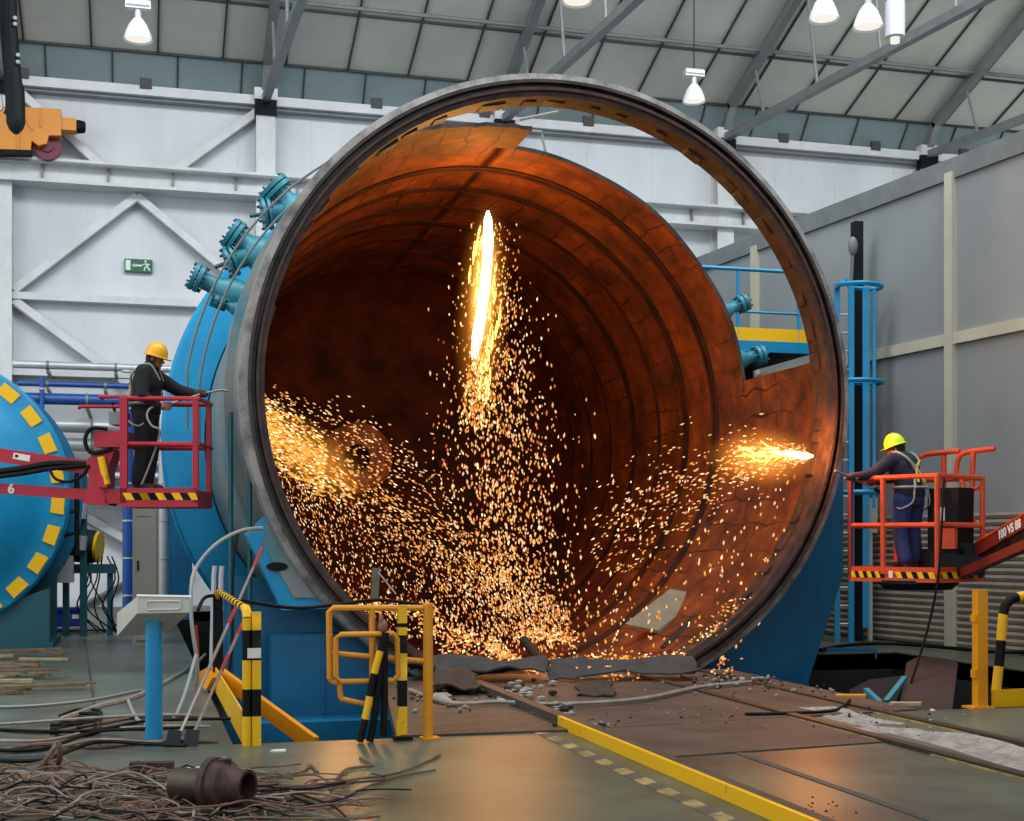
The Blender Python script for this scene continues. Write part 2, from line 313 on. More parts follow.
for p, q in (((137, 196), (14, 290)), ((137, 196), (232, 276)), ((262, 108), (175, 171)), ((20, 92), (104, 168)), ((14, 300), (128, 384)), ((20, 480), (190, 575)), ((40, 622), (190, 540)), ((-90, 290), (0, 196))): brace(p, q)
# roof: a steep eave band, then shallow panels rising towards the viewer
def roofpt(X, e): return Vector((X, 36.35 - e, 14.25 + .38 * e))
b = MB('eave'); b.prism([(-26, YW - .05, 13.55), (34, YW - .05, 13.55), (34, 36.35, 14.25), (-26, 36.35, 14.25)], (0, .05, .1)); struct('eave_band', b)
b = MB('panel'); b.prism([roofpt(-26, 0), roofpt(34, 0), roofpt(34, 17), roofpt(-26, 17)], (0, .06, .15)); struct('ceiling', b)
b = MB('joint')
dn = Vector((0, -.0355, -.0935)) * .25
for i in range(36): X = -24 + i * 1.63; b.beam(roofpt(X, 0) + dn, roofpt(X, 17) + dn, .045, .05); b.beam(Vector((X + .5, YW - .06, 13.55)) + dn, Vector((X + .5, 36.35, 14.25)) + dn, .035, .05)
for e in (0, 1.95, 4.9, 7.8, 10.8): b.beam(roofpt(-26, e) + dn, roofpt(34, e) + dn, .06, .06)
struct('trim_3', b)
for e in (2.35, 5.3, 8.2):
    b = MB('steelgrey'); b.tube([roofpt(-26, e) + Vector((0, 0, -.16)), roofpt(34, e) + Vector((0, 0, -.16))], .055, 6); struct('roof_purlin', b)
for X in (-9.8, -3.35, 3.2, 9.7, 16.3, 22.9):
    b = MB('steelgrey'); lo = Vector((X, 36.6, 13.45)); b.beam(lo, roofpt(X, .3) + Vector((0, 0, -.2)), .22, .25); b.beam(roofpt(X, .2) + Vector((0, 0, -.2)), roofpt(X, 17) + Vector((0, 0, -.2)), .22, .26)
    struct('roof_rafter', b)
    b = MB('steelgrey'); b.beam(Vector((X, 36.55, 13.35)), Vector((X, 22, 12.4)), .2, .2)
    for e in (2.4, 5.4, 8.4, 11.4): t = (e + .2) / 14.55; b.tube([roofpt(X, e - .6) + Vector((0, 0, -.2)), (X, 36.55 - 14.55 * t, 13.35 - .95 * t)], .045, 6)
    struct('roof_tie', b)

# partition of the inner hall on the right
W0 = Vector((12.42, 17.25, 0)); WD = Vector((-.118, 1, 0)).normalized(); WN = Vector((-WD.y, WD.x, 0))
def wp(t, z, off=0.): return W0 + WD * t + WN * off + Vector((0, 0, z))
b = MB('partition'); b.prism([wp(-14, 2.05), wp(17, 2.05), wp(17, 7.55), wp(-14, 7.55)], -WN * .2); struct('wall_right', b)
b = MB(['steelgrey']); b.prism([wp(-14, 7.3, .06), wp(17, 7.3, .06), wp(17, 7.62, .06), wp(-14, 7.62, .06)], -WN * .3); struct('trim_4', b)
b = MB('cream'); b.prism([wp(-14, 4.72, .07), wp(17, 4.72, .07), wp(17, 4.9, .07), wp(-14, 4.9, .07)], -WN * .1); struct('trim_5', b)
for px in (953, 757, 1130):
    k = (px - 512) / FPX; dx = RT * k + FW
    t = (dx.y * W0.x - dx.x * W0.y) / (dx.x * WD.y - dx.y * WD.x)
    b = MB('cream'); b.prism([wp(t - .09, 0, .1), wp(t + .09, 0, .1), wp(t + .09, 7.4, .1), wp(t - .09, 7.4, .1)], -WN * .12); struct('partition_post', b)
b = MB(['shutter', 'darkgap']); b.m('darkgap'); b.prism([wp(-14, 0, -.06), wp(17, 0, -.06), wp(17, 2.1, -.06), wp(-14, 2.1, -.06)], -WN * .1); b.m('shutter')
for i in range(20): z = .02 + i * .104; b.prism([wp(-14, z, .0), wp(17, z, .0), wp(17, z + .05, .018), wp(17, z + .094, .0), wp(-14, z + .094, .0), wp(-14, z + .05, .018)], -WN * .05)
struct('door_1', b)

# ------------------------------------------------------------------ the big pressure vessel
VX, VY, VZ = 5.07, 16.3, 3.4
ves = thing('pressure_vessel', 'huge blue cylindrical pressure vessel with open rusty mouth being cut apart', 'pressure vessel', (VX, VY, 0))
ax0 = Vector((VX, VY, VZ))
def vp(phi, y, r): a = math.radians(phi); return ax0 + Vector((math.sin(a) * r, y, math.cos(a) * r))
b = MB(['ringgrey', 'ringdark', 'ringrust'])
prof = [(3.72, .52), (3.70, .06), (3.755, .05), (3.765, .0), (3.80, 0), (3.81, .09), (3.85, .09), (3.86, .0), (3.90, 0), (3.905, .03), (3.985, .05), (4.0, .12), (4.0, .42), (3.93, .46), (3.93, .62), (3.86, .62)]
mts = ['ringrust', 'ringrust', 'ringdark', 'ringrust', 'ringdark', 'ringdark', 'ringdark', 'ringdark', 'ringgrey', 'ringgrey', 'ringgrey', 'ringgrey', 'ringdark', 'ringdark', 'ringdark', 'ringdark']
b.lathe(prof, ax0, n=180, mats=mts, close=True)
ring = b.build('locking_ring', ves)
for i in range(48):                                     # worn bayonet lugs inside the ring
    ph = (i + random.uniform(-.25, .25)) * 7.5; h = random.uniform(.01, .04); wd = random.uniform(1.2, 3.0); b = MB('ringrust')
    b.prism([vp(ph - wd, .25, 3.73), vp(ph + wd, .25, 3.73), vp(ph + wd * .8, .25, 3.705 - h), vp(ph - wd * .7, .25, 3.715 - h)], (0, random.uniform(.15, .25), 0))
    b.build('lug', ring)
# neck and outer casing
b = MB(['ringdark', 'primer']); b.lathe([(3.96, .60), (3.96, 1.5), (4.08, 1.52), (4.08, 2.2)], ax0, n=120, a0=84, a1=325, mats=['ringdark', 'primer', 'primer']); b.build('neck', ves)
def course(name, f0, f1, phis, mtin, mtout, ri=3.92, ro=3.975, ny=6):
    b = MB([mtin, mtout, 'ringdark']); n = len(phis); vi = []; vo = []
    for p in phis:
        e0, e1 = f0(p), f1(p)
        for j in range(ny + 1):
            y = e0 + (e1 - e0) * j / ny; vi.append(vp(p, y, ri)); vo.append(vp(p, y, ro))
    k = ny + 1; N = len(vi); inn = []; out = []; rim = []
    for i in range(n - 1):
        for j in range(ny):
            q = (i*k+j, i*k+j+1, (i+1)*k+j+1, (i+1)*k+j); inn.append(q); out.append(tuple(N + x for x in q[::-1]))
        rim.append((i*k, (i+1)*k, N+(i+1)*k, N+i*k)); rim.append((i*k+ny, N+i*k+ny, N+(i+1)*k+ny, (i+1)*k+ny))
    for i in (0, n - 1):
        for j in range(ny): rim.append((i*k+j, N+i*k+j, N+i*k+j+1, i*k+j+1))
    b.add(vi + vo, inn); base = len(b.v) - 2 * N
    for fs, mn in ((out, mtout), (rim, 'ringdark')):
        b.m(mn)
        for f in fs: b.f.append([x + base for x in f]); b.mi.append(b.c)
    return b
def edge(p):                                            # how far the torch has cut back from the ring
    pts = [(-200, .45), (-80, .45), (-55, .8), (-36, 1.1), (-31, 1.25), (-20, 1.75), (-11, 2.02), (3, 2.15)]
    p = p if p <= 180 else p - 360
    for (a, u), (c, v) in zip(pts, pts[1:]):
        if a <= p <= c: return u + (v - u) * (p - a) / (c - a) + .03 * math.sin(p * 1.9) * (p > -60)
    return .45
CUT = 3.1
strip = [81 + i * (363 - 81) / 140 for i in range(141)]
cs = course('front_course', lambda p: edge(p) if p > 200 else .45, lambda p: CUT, strip, 'rust', 'primer'); cs.build('front_shell_course', ves)
jag = lambda p: CUT + .025 * math.sin(p * 2.3) + .02 * math.sin(p * 5.1)
course('shell', lambda p: CUT if p < 0 or p > 82 else jag(p), lambda p: 12.7, [i * 2.5 for i in range(145)], 'rust', 'primer', ny=16).build('shell', ves)
b = MB(['rustdark'])
for y in (4.15, 4.3, 5.4, 5.52, 6.7, 7.9, 8.02, 9.3, 10.5, 11.7): b.lathe([(3.925, y - .05), (3.895, y - .045), (3.89, y + .035), (3.925, y + .04)], ax0, n=120)
b.build('weld_seam', ves)
b = MB('dishrust'); b.lathe([(3.92, 12.6), (3.75, 13.0), (3.3, 13.35), (2.5, 13.65), (1.5, 13.82), (.001, 13.92), (.001, 14.0), (1.6, 13.95), (3.3, 13.5), (3.97, 12.7)], ax0, n=96); dish = b.build('dished_end', ves)
mo = ax0 + Vector((-.50, -.1, .0)); b = MB(['litrust', 'black']); b.lathe([(.78, 14.1), (.78, 13.66), (.70, 13.6), (.62, 13.6), (.60, 13.64), (.30, 13.64), (.28, 13.7)], mo, n=48); b.m('black'); b.lathe([(.3, 13.7), (.26, 14.05), (.001, 14.06)], mo, n=32); b.build('manhole', dish)  # flange rust lightened in colour to stand in for firelight on it
b = MB(['rust'])
b.tube(arc(ax0 + Vector((.6, 13.75, -.15)), (1, 0, 0), (0, 0, 1), .9, -50, 45, 10), .05, 6); b.tube([ax0 + Vector((1.4, 13.65, -.1)), ax0 + Vector((1.4, 13.4, -.1))], .12, 8); b.build('inner_pipe', dish)
b = MB('bluedk')
b.lathe([(4.0, 8.9), (4.70, 8.9), (4.76, 8.95), (4.76, 9.3), (4.70, 9.35), (4.0, 9.35)], ax0, n=128, mats=['blue', 'blue', 'blue', 'blue', 'blue']); b.build('flange', ves)
b = MB('blue'); b.lathe([(4.0, 9.3), (4.15, 9.4), (4.15, 12.9), (3.9, 13.5), (2.0, 14.3), (.3, 14.5)], ax0, n=96); b.build('rear_casing', ves)
# saddles and supports standing in the pit
sx = VX - 4.82
for sg in (1, -1):
    inner = [(4.03 * math.sin(math.radians(q)), 3.4 + 4.03 * math.cos(math.radians(q))) for q in range(150, 84 if sg > 0 else 124, -6)]
    outer = [(4.43, 3.1), (4.43, 1.05), (3.9, -.4), (3.7, -2.2), (2.02, -2.2)] if sg > 0 else [(4.12, 1.1), (4.10, -2.2), (2.02, -2.2)]
    b = MB('bluedk'); b.prism([(VX + sg * x, VY + 1.0, z) for x, z in outer + inner], (0, .14, 0)); b.build('saddle', ves)  # darker blue on saddles and pedestal paints in the shade of the pit
b = MB(['bluedk', 'bluedk']); b.bx(1.5, 3.05, VY + .5, VY + .95, -2.05, .38); b.m('bluedk'); b.bx(1.3, 3.6, VY - .1, VY + .95, -2.05, -.62); b.bx(2.1, 2.13, VY + .48, VY + .5, -.6, .35); b.build('pedestal', ves)
b = MB(['blue', 'primer', 'black'])
br = [P(262, 526, 16.4), P(242, 545, 16.4), P(278, 621, 16.4), P(330, 619, 16.4), P(292, 570, 16.4)]
b.prism(br, (0, .35, 0)); b.m('primer'); b.prism([P(263, 532, 16.37), P(258, 552, 16.37), P(290, 608, 16.37), P(322, 609, 16.37), P(290, 570, 16.37)], (0, .02, 0)); b.m('black')
hc = P(273, 577, 16.36); b.prism([hc + RT * .13 * math.cos(i * .524) + Vector((0, 0, .055 * math.sin(i * .524))) for i in range(12)], (0, .02, 0)); b.build('bracket', ves)
# nozzles
def nozzle(phi, y, L, r, branch=True, r0=3.95):
    d = (vp(phi, y, 5) - vp(phi, y, 4)).normalized(); o = vp(phi, y, r0)
    b = MB('teal'); b.lathe([(r * 1.5, 0), (r * 1.5, L * .3), (r * 1.3, L * .5), (r * .95, L * .66), (r * .8, L * .75), (r * .8, L)], o, axis=d, n=24, up=(0, 1, 0)); nz = b.build('nozzle', ves)
    f = MB(['teal', 'tealdk']); f.lathe([(.01, L), (r * 1.3, L), (r * 1.3, L + .06), (.01, L + .06)], o, axis=d, n=28, up=(0, 1, 0)); f.lathe([(.01, L + .08), (r * 1.3, L + .08), (r * 1.3, L + .14), (.01, L + .14)], o, axis=d, n=28, up=(0, 1, 0))
    f.m('tealdk'); sd = d.cross(Vector((0, 1, 0))).normalized()
    for k in range(8):
        a = k * math.pi / 4; q = o + (Vector((0, 1, 0)) * math.cos(a) + sd * math.sin(a)) * r * 1.12; f.cyl(q + d * (L - .05), q + d * (L + .18), .016, 6)
    f.build('nozzle_flange', nz)
    if branch:
        bd = (d * .55 - sd * .83).normalized() if sd.x > 0 else (d * .55 + sd * .83).normalized(); q = o + d * L * .4
        v = MB(['teal', 'tealdk']); v.cyl(q, q + bd * L * .75, r * .8, 16); v.cyl(q + bd * L * .62, q + bd * L * .7, r * 1.25, 18); v.cyl(q + bd * L * .75, q + bd * L * .83, r * 1.25, 18); v.m('tealdk'); v.cyl(q + bd * L * .8, q + bd * L * 1.15, .03, 8)
        for k in range(6):
            a = k * math.pi / 3; u = bd.orthogonal().normalized(); vv = bd.cross(u); z = q + (u * math.cos(a) + vv * math.sin(a)) * r * 1.08; v.cyl(z + bd * L * .58, z + bd * L * .9, .02, 6)
        v.build('side_valve', nz)
nozzle(-44.5, 3.8, .58, .19); nozzle(-56, 3.8, .58, .18); nozzle(-66, 3.8, .72, .16, False)
nozzle(65, 3.6, .5, .11, False); nozzle(76, 3.6, .5, .12, False); nozzle(-70, 3.2, .3, .07, False)
for R, p1 in ((4.52, -84), (4.34, -86)):
    b = MB('conduitgrey'); b.tube([vp(-28 + (p1 + 28) * i / 20, 3.0, R - .22 * (1 - i / 20)) for i in range(21)] + [vp(p1, 3.0, R) + Vector((0, 0, -.8))], .018, 6); b.build('conduit', ves)
b = MB('hosegrey'); b.tube([vp(3, 2.9, 4.0), vp(3, 2.9, 4.15), vp(9, 3.3, 4.32), vp(11, 3.3, 4.0)], .025, 6); b.tube([vp(2, 2.6, 4.2), vp(9.5, 2.6, 4.42)], .022, 6); b.build('bent_rod', ves)
for X in (1.02, 1.25):
    b = MB('tealdk'); b.cyl((X, VY + .7, -.5), (X, VY + .7, 3.1), .03, 8); b.build('standpipe', ves)
ves.scale = (.995, 1, .995); ves.location.x += .03; ves.location.z += .13
# plates and slag inside the mouth
def lyingplate(name, corners, mtl, label, cat, ext=(0, 0, .03), group=None):
    b = MB(mtl); b.prism(corners, ext); return solo(name, b, label, cat, group)
lyingplate('steel_plate', [P(627, 627, 20.3), P(660, 634, 20.0), P(704, 598, 20.6), P(672, 592, 20.9)], 'greenplate', 'grey green steel plate leaning on the vessel wall at lower right of the mouth', 'plate', (-.03, 0, .05))
lyingplate('steel_plate', [P(662, 650, 19.2), P(692, 655, 19.0), P(738, 606, 19.6), P(712, 603, 19.9)], 'slag', 'dark steel plate beside the grey green plate near the ring', 'plate', (-.03, 0, .05))

# ------------------------------------------------------------------ cutting jets, sparks
def droplet(b, p, d, r, l):
    d = d.normalized(); u = d.orthogonal().normalized(); v = d.cross(u)
    b.add([p - d*l, p + u*r, p + v*r, p - u*r, p - v*r, p + d*l], [(0, 2, 1), (0, 3, 2), (0, 4, 3), (0, 1, 4), (5, 1, 2), (5, 2, 3), (5, 3, 4), (5, 4, 1)])
SM = ['s1', 's2', 's3', 's4']
def sp(b, px, py, Z, d, size=1., wts=(6, 3, 2, 1)):
    b.m(random.choices(SM, wts)[0]); r = random.uniform(.009, .018) * size; droplet(b, P(px, py, Z), d + Vector((random.gauss(0, .12), random.gauss(0, .12), random.gauss(0, .12))), r, r * random.uniform(1.2, 2.6))
g = random.gauss
b = MB(SM)                                              # the fall below the upper jet
for i in range(2600):
    t = random.random() ** .8; y = 222 + 430 * t; cx = 489 + 22 * t
    s = (24 + 46 * min(1, t * 1.7)) * .64
    if t > .85: s *= 1.35
    x = g(cx, s * .72); sp(b, x, y, random.uniform(20.2, 21.8), Vector((.05, 0, -1)), 1. + .2 * (t > .3), (6, 4, 3, 1) if t > .25 else (2, 5, 2, 2))
for i in range(420):                                    # denser gold tail right under the jet
    t = random.random(); sp(b, g(480 - 4 * t, 4 + 8 * t), 345 + 85 * t, random.uniform(20.7, 21.2), Vector((0, 0, -1)), 1.25, (1, 7, 2, 3))
solo('falling_sparks', b, 'shower of sparks falling below the tall central jet', 'sparks', None, 'stuff', False)
b = MB(SM)
for i in range(1450):                                   # beam from the left torch
    t = random.random() ** 1.5; x = 264 + 290 * t; y = 430 + 185 * t - 10 * t * t + g(0, 15 + 7 * t)
    sp(b, x, y, 17.7 + 2.4 * t + g(0, .25), RT * 1 + Vector((0, .2, -.4 - .5 * t)), 1.2 if t < .3 else .95, (1, 8, 3, 2) if t < .25 else (4, 6, 3, 1))
for i in range(650): t = random.random(); sp(b, 264 + 62 * t, 428 + 40 * t + g(0, 17), random.uniform(17.6, 18.2), RT + Vector((0, .2, -.5)), 1.15, (1, 9, 2, 3))
for i in range(330):                                    # thin upper fan
    t = random.random(); x = 264 + 190 * t; y = 404 + 22 * t + 80 * t * t + g(0, 8 + 12 * t); sp(b, x, y, 17.8 + 2 * t, RT + Vector((0, .2, -.5)), .85, (8, 2, 1, 1))
for i in range(2300):                                   # drops raining under the beam
    x = random.uniform(272, 570); top = 455 + .5 * (x - 262); lo = min(640, 480 + 2.2 * (x - 262) ** .9)
    if top > lo: continue
    y = random.uniform(top, lo); sp(b, x, y, random.uniform(18., 20.), RT * .35 + Vector((0, 0, -1)), .76, (7, 2, 4, 1))
solo('spray_of_sparks', b, 'broad spray of sparks shooting right and down from the left side of the ring', 'sparks', None, 'stuff', False)
b = MB(SM)
for i in range(620):
    t = random.random() ** 1.3; x = 806 - 215 * t; y = 455 + 12 * t + 95 * t * t + g(0, 4 + 40 * t)
    sp(b, x, y, 17.9 + 1.5 * t, -RT + Vector((0, .2, .1 - .9 * t)), .95, (6, 4, 2, 2))
for i in range(230): t = random.random() ** 1.5; sp(b, 808 - 75 * t, 456 + g(0, 2 + 12 * t), 17.9, -RT, 1.1, (2, 6, 2, 3))
for i in range(300): x = random.uniform(610, 800); y = random.uniform(475, 650); sp(b, x, y, random.uniform(18, 19.2), Vector((-.2, 0, -1)), 1.05, (7, 3, 2, 1)) if (x - 700) / 120 + (y - 560) / 160 < .9 else None
solo('side_sparks', b, 'sparks blown left and down from the flame on the right side of the vessel', 'sparks', None, 'stuff', False)
b = MB(SM)                                              # glowing crumbs lying along the lower lip
def pool(px0, py0, px1, py1, n, sx, sy, Z, sz=1.): 
    for i in range(int(n * .75)): t = random.random(); sp(b, px0 + (px1-px0)*t + g(0, sx), py0 + (py1-py0)*t + g(0, sy), Z + g(0, .1), Vector((g(0, 1), g(0, 1), .3)), sz, (3, 6, 3, 2))
pool(335, 603, 432, 612, 230, 3, 4, 16.6); pool(420, 620, 505, 652, 260, 3, 5, 16.7); pool(495, 650, 545, 672, 200, 4, 3, 16.4); pool(520, 634, 575, 638, 260, 4, 4, 19.6, 1.1); pool(545, 662, 690, 660, 420, 5, 4, 17.0); pool(690, 655, 740, 605, 170, 6, 6, 17.8); pool(430, 640, 500, 655, 110, 10, 6, 16.4); pool(590, 668, 640, 684, 60, 14, 6, 16.0); pool(720, 660, 728, 680, 45, 6, 6, 16.6)
solo('glowing_crumbs', b, 'glowing crumbs of slag scattered along the lower lip of the ring', 'slag', None, 'stuff', False)
b = MB(['hot', 'hotedge'])
jet = [(488, 211, .03), (488, 220, .10), (488, 240, .13), (487, 265, .12), (484, 290, .125), (481, 315, .13), (477, 338, .13), (475, 352, .09), (474, 365, .03)]
b.tube([P(x, y, 21.0) for x, y, r in jet], [r * .62 for x, y, r in jet], 12)
b.m('hotedge')
for k in range(46): x = g(484, 7); y = random.uniform(225, 385); L = random.uniform(10, 26); b.tube([P(x, y, 21.05), P(x - 1, y + L / 2, 21.05), P(x - 2, y + L, 21.05)], [.006, .022, .004], 5)
tag(b.build('molten_jet', None, True, P(484, 365, 21)), 'white hot jet of molten metal falling from the roof of the vessel', 'molten metal')
b = MB(['hot', 'hotedge'])
fl = [(813, 456, .02), (806, 456, .06), (796, 455, .06), (784, 453, .035), (770, 452, .01)]
b.tube([P(x, y, 17.9) for x, y, r in fl], [r * .75 for x, y, r in fl], 10); b.m('hotedge')
for k in range(24): x = random.uniform(745, 800); y = g(454, 3 + (800 - x) * .1); b.tube([P(x, y, 17.9), P(x - 8, y + g(0, 2), 17.9), P(x - 18, y + g(0, 4), 17.9)], [.006, .018, .003], 5)
tag(b.build('cutting_flame', None, True, P(806, 456, 17.9)), 'small bright cutting flame breaking through the shell at the right of the ring', 'flame')
def point(name, p, e, col, r=.15):
    l = bpy.data.lights.new(name, 'POINT'); l.energy = e; l.color = col; l.shadow_soft_size = r; o = bpy.data.objects.new(name, l); C.objects.link(o); o.location = p
point('jet_light', P(489, 225, 20.9), 150, (1, .45, .09), .12); point('jet_light_low', P(480, 340, 20.9), 130, (1, .40, .08), .25); point('falling_spark_light', P(505, 520, 20.8), 60, (1, .34, .08), .6)
point('left_spark_light', P(340, 478, 22.0), 170, (1, .45, .12), .4); point('flame_light', P(812, 442, 17.8), 120, (1, .30, .05), .08); point('floor_glow_light', P(550, 625, 19.2), 50, (1, .38, .09), .4)
def vapour(name, p0, p1, rad, dens, col, label):         # glowing vapour round a jet: a real volume of fire, thinning outwards
    m = bpy.data.materials.new(name); m.use_nodes = True; nt = m.node_tree; nt.nodes.clear(); N = nt.nodes.new; L = nt.links.new
    o = N('ShaderNodeOutputMaterial'); e = N('ShaderNodeEmission'); tc = N('ShaderNodeTexCoord'); ln = N('ShaderNodeVectorMath'); ln.operation = 'LENGTH'
    s1 = N('ShaderNodeMath'); s1.operation = 'SUBTRACT'; s1.inputs[0].default_value = 1; s1.use_clamp = True; s2 = N('ShaderNodeMath'); s2.operation = 'POWER'; s2.inputs[1].default_value = 1.7; s3 = N('ShaderNodeMath'); s3.operation = 'MULTIPLY'; s3.inputs[1].default_value = dens
    L(tc.outputs['Object'], ln.inputs[0]); L(ln.outputs['Value'], s1.inputs[1]); L(s1.outputs[0], s2.inputs[0]); L(s2.outputs[0], s3.inputs[0]); L(s3.outputs[0], e.inputs[1]); e.inputs[0].default_value = col + (1,); L(e.outputs[0], o.inputs[1]); m.cycles.emission_sampling = 'NONE'; M[name] = m
    b = MB(name); b.ball((0, 0, 0), 1.0, 24); o = b.build(name); d = p1 - p0; o.location = (p0 + p1) / 2; o.rotation_euler = d.to_track_quat('Z', 'Y').to_euler(); o.scale = (rad, rad, d.length / 2); tag(o, label, 'fire glow', None, 'stuff')
vapour('jet_vapour', P(490, 185, 21), P(474, 440, 21), .46, 2.2, (1, .30, .03), 'orange glowing vapour wrapped round the tall jet')
vapour('jet_fume', P(489, 200, 21), P(477, 380, 21), .26, 12., (1, .50, .08), 'bright inner fume close round the tall jet')
vapour('flame_vapour', P(826, 458, 17.9), P(700, 456, 18.1), .45, 4.5, (1, .30, .03), 'orange glowing vapour round the small flame at right')
vapour('spray_vapour', P(235, 405, 17.6), P(375, 500, 18.7), .46, 1.6, (1, .45, .05), 'yellow glow at the root of the left spray of sparks')
# ------------------------------------------------------------------ people
def tremesh(o, vox, it=3):
    m = o.modifiers.new('skin', 'REMESH'); m.mode = 'VOXEL'; m.voxel_size = vox; m.use_smooth_shade = True
    s = o.modifiers.new('soft', 'SMOOTH'); s.factor = .5; s.iterations = it
def limb(b, pts, rs, n=12):
    b.tube(pts, rs, n)
    for p, r in zip(pts, rs): b.ball(p, r * .99, 12)
def person(name, label, T, pz, cloth, helmet, hair, origin):
    root = thing(name, label, 'person', origin)
    V = Vector; pel, wst, chs, nck, hd = [V(pz[k]) for k in ('pelvis', 'waist', 'chest', 'neck', 'head')]
    hf = V(pz['look']).normalized(); hs = V((0, 0, 1)).cross(hf).normalized(); hu = hf.cross(hs); HR = Matrix((hf, hs, hu)).transposed()
    h = lambda x, y, z: hd + HR @ V((x, y, z))
    b = MB('skin', T)                                   # one continuous body
    b.ball(pel, (.12, .15, .13)); limb(b, [pel, wst, chs], [.12, .115, .13]); b.ball(chs, (.115, .165, .17)); limb(b, [chs + V((0, 0, .1)), nck, hd + V((-.01, 0, -.04))], [.08, .055, .052])
    b.ball(hd, (.098, .075, .115), 20, HR); b.ball(h(.035, 0, -.07), (.06, .052, .05), 14, HR); b.ball(h(.088, 0, -.105), (.02, .022, .016), 10, HR)
    b.tube([h(.09, 0, .015), h(.118, 0, -.025), h(.095, 0, -.035)], [.011, .017, .013], 8); b.ball(h(.096, 0, -.062), (.012, .026, .007), 10, HR); b.ball(h(.096, 0, -.075), (.012, .022, .008), 10, HR)
    for s in (1, -1): b.ball(h(-.005, s * .076, -.01), (.022, .01, .034), 10, HR); b.ball(h(.083, s * .03, .022), (.016, .02, .008), 8, HR); b.ball(h(.087, s * .03, .004), (.010, .012, .008), 8, HR)
    hands = {}
    for sd, s in (('L', 1), ('R', -1)):
        sh, el, wr = [V(p) for p in pz['arm' + sd]]; limb(b, [chs + V((0, s * .1, .1)), sh, el, wr], [.06, .055, .043, .029])
        d = V(pz['hand' + sd]).normalized(); side = V(pz['palm' + sd]).normalized(); up = d.cross(side).normalized(); R = Matrix((d, side, up)).transposed()
        pc = wr + d * .055; b.ball(pc, (.055, .018, .042), 14, R); limb(b, [wr, pc], [.027, .024])
        for k in range(4):                              # fingers curl towards the palm side
            r0 = pc + d * .04 + up * (.033 - .022 * k); L = (.042, .047, .044, .034)[k]; p1 = r0 + d * L * .8 + side * L * .35; p2 = p1 + d * L * .25 + side * L * .7; p3 = p2 - d * L * .3 + side * L * .45
            b.tube([r0 - d * .02, r0, p1, p2, p3], [.009, .0098, .0092, .0085, .007], 8)
        t0 = pc + up * .03 - d * .02; t1 = t0 + up * .028 + d * .02 + side * .016; t2 = t1 + d * .03 + side * .022 - up * .006; b.tube([t0, t1, t2], [.012, .0105, .008], 8); hands[sd] = pc + side * .03
        hp, kn, an = [V(p) for p in pz['leg' + sd]]; limb(b, [hp, kn, an], [.088, .06, .043]); b.ball(an + V((.06, 0, -.05)), (.12, .042, .036))
    body = b.build('body', root); tremesh(body, .0065)
    j = MB(cloth[0], T); j.ball(pel + V((0, 0, .03)), (.185, .215, .15)); limb(j, [pel + V((0, 0, .02)), wst, chs], [.175, .17, .18]); j.ball(chs, (.185, .225, .21)); limb(j, [chs + V((0, 0, .1)), nck + V((0, 0, -.02))], [.125, .085])
    for sd, s in (('L', 1), ('R', -1)): sh, el, wr = [V(p) for p in pz['arm' + sd]]; limb(j, [chs + V((0, s * .1, .09)), sh, el, el + (wr - el) * .9], [.11, .10, .082, .062])
    tremesh(j.build('jacket', root), .012, 4)
    t = MB(cloth[1], T); t.ball(pel + V((0, 0, -.04)), (.17, .2, .15))
    for sd in 'LR': hp, kn, an = [V(p) for p in pz['leg' + sd]]; limb(t, [hp, kn, an + V((0, 0, .02))], [.135, .105, .09])
    tremesh(t.build('trousers', root), .012, 4)
    for sd in 'LR':
        an = V(pz['leg' + sd][2]); bt = MB('boot', T); limb(bt, [an + V((0, 0, .06)), an + V((0, 0, -.03))], [.075, .07]); bt.ball(an + V((.07, 0, -.052)), (.145, .055, .045)); bt.box(an + V((.06, 0, -.088)), (.27, .1, .022)); o = bt.build('boot', root); tremesh(o, .01, 2)
    hl = MB(helmet, T); pr = [(.001, .215), (.04, .209), (.075, .19), (.106, .158), (.128, .115), (.138, .07), (.14, .035)]
    hl.lathe(pr, hd - hu * .005, axis=hu, up=hf, n=28); hl.lathe([(.138, .03), (.155, .026), (.155, .038), (.138, .046)], hd - hu * .005, axis=hu, up=hf, n=28, close=True)
    bp = h(.15, 0, .03); hl.ball(bp, (.06, .095, .011), 12, HR); ho = hl.build('hard_hat', root)
    cs = MB('black', T); cs.tube([h(.03, .1, .04), h(.03, .07, -.06), h(.05, 0, -.135), h(.03, -.07, -.06), h(.03, -.1, .04)], .007, 6); cs.build('chin_strap', ho)
    hr = MB('skindark', T)
    if hair: hr.ball(h(-.025, 0, -.0), (.095, .085, .115), 16, HR); hr.ball(h(-.04, 0, -.09), (.075, .075, .06), 14, HR); hr.ball(h(.03, 0, -.10), (.062, .05, .035), 12, HR)
    else: hr.ball(h(-.015, 0, .01), (.09, .083, .085), 16, HR)
    hr.build('balaclava' if hair else 'hair', root)
    return root, hands
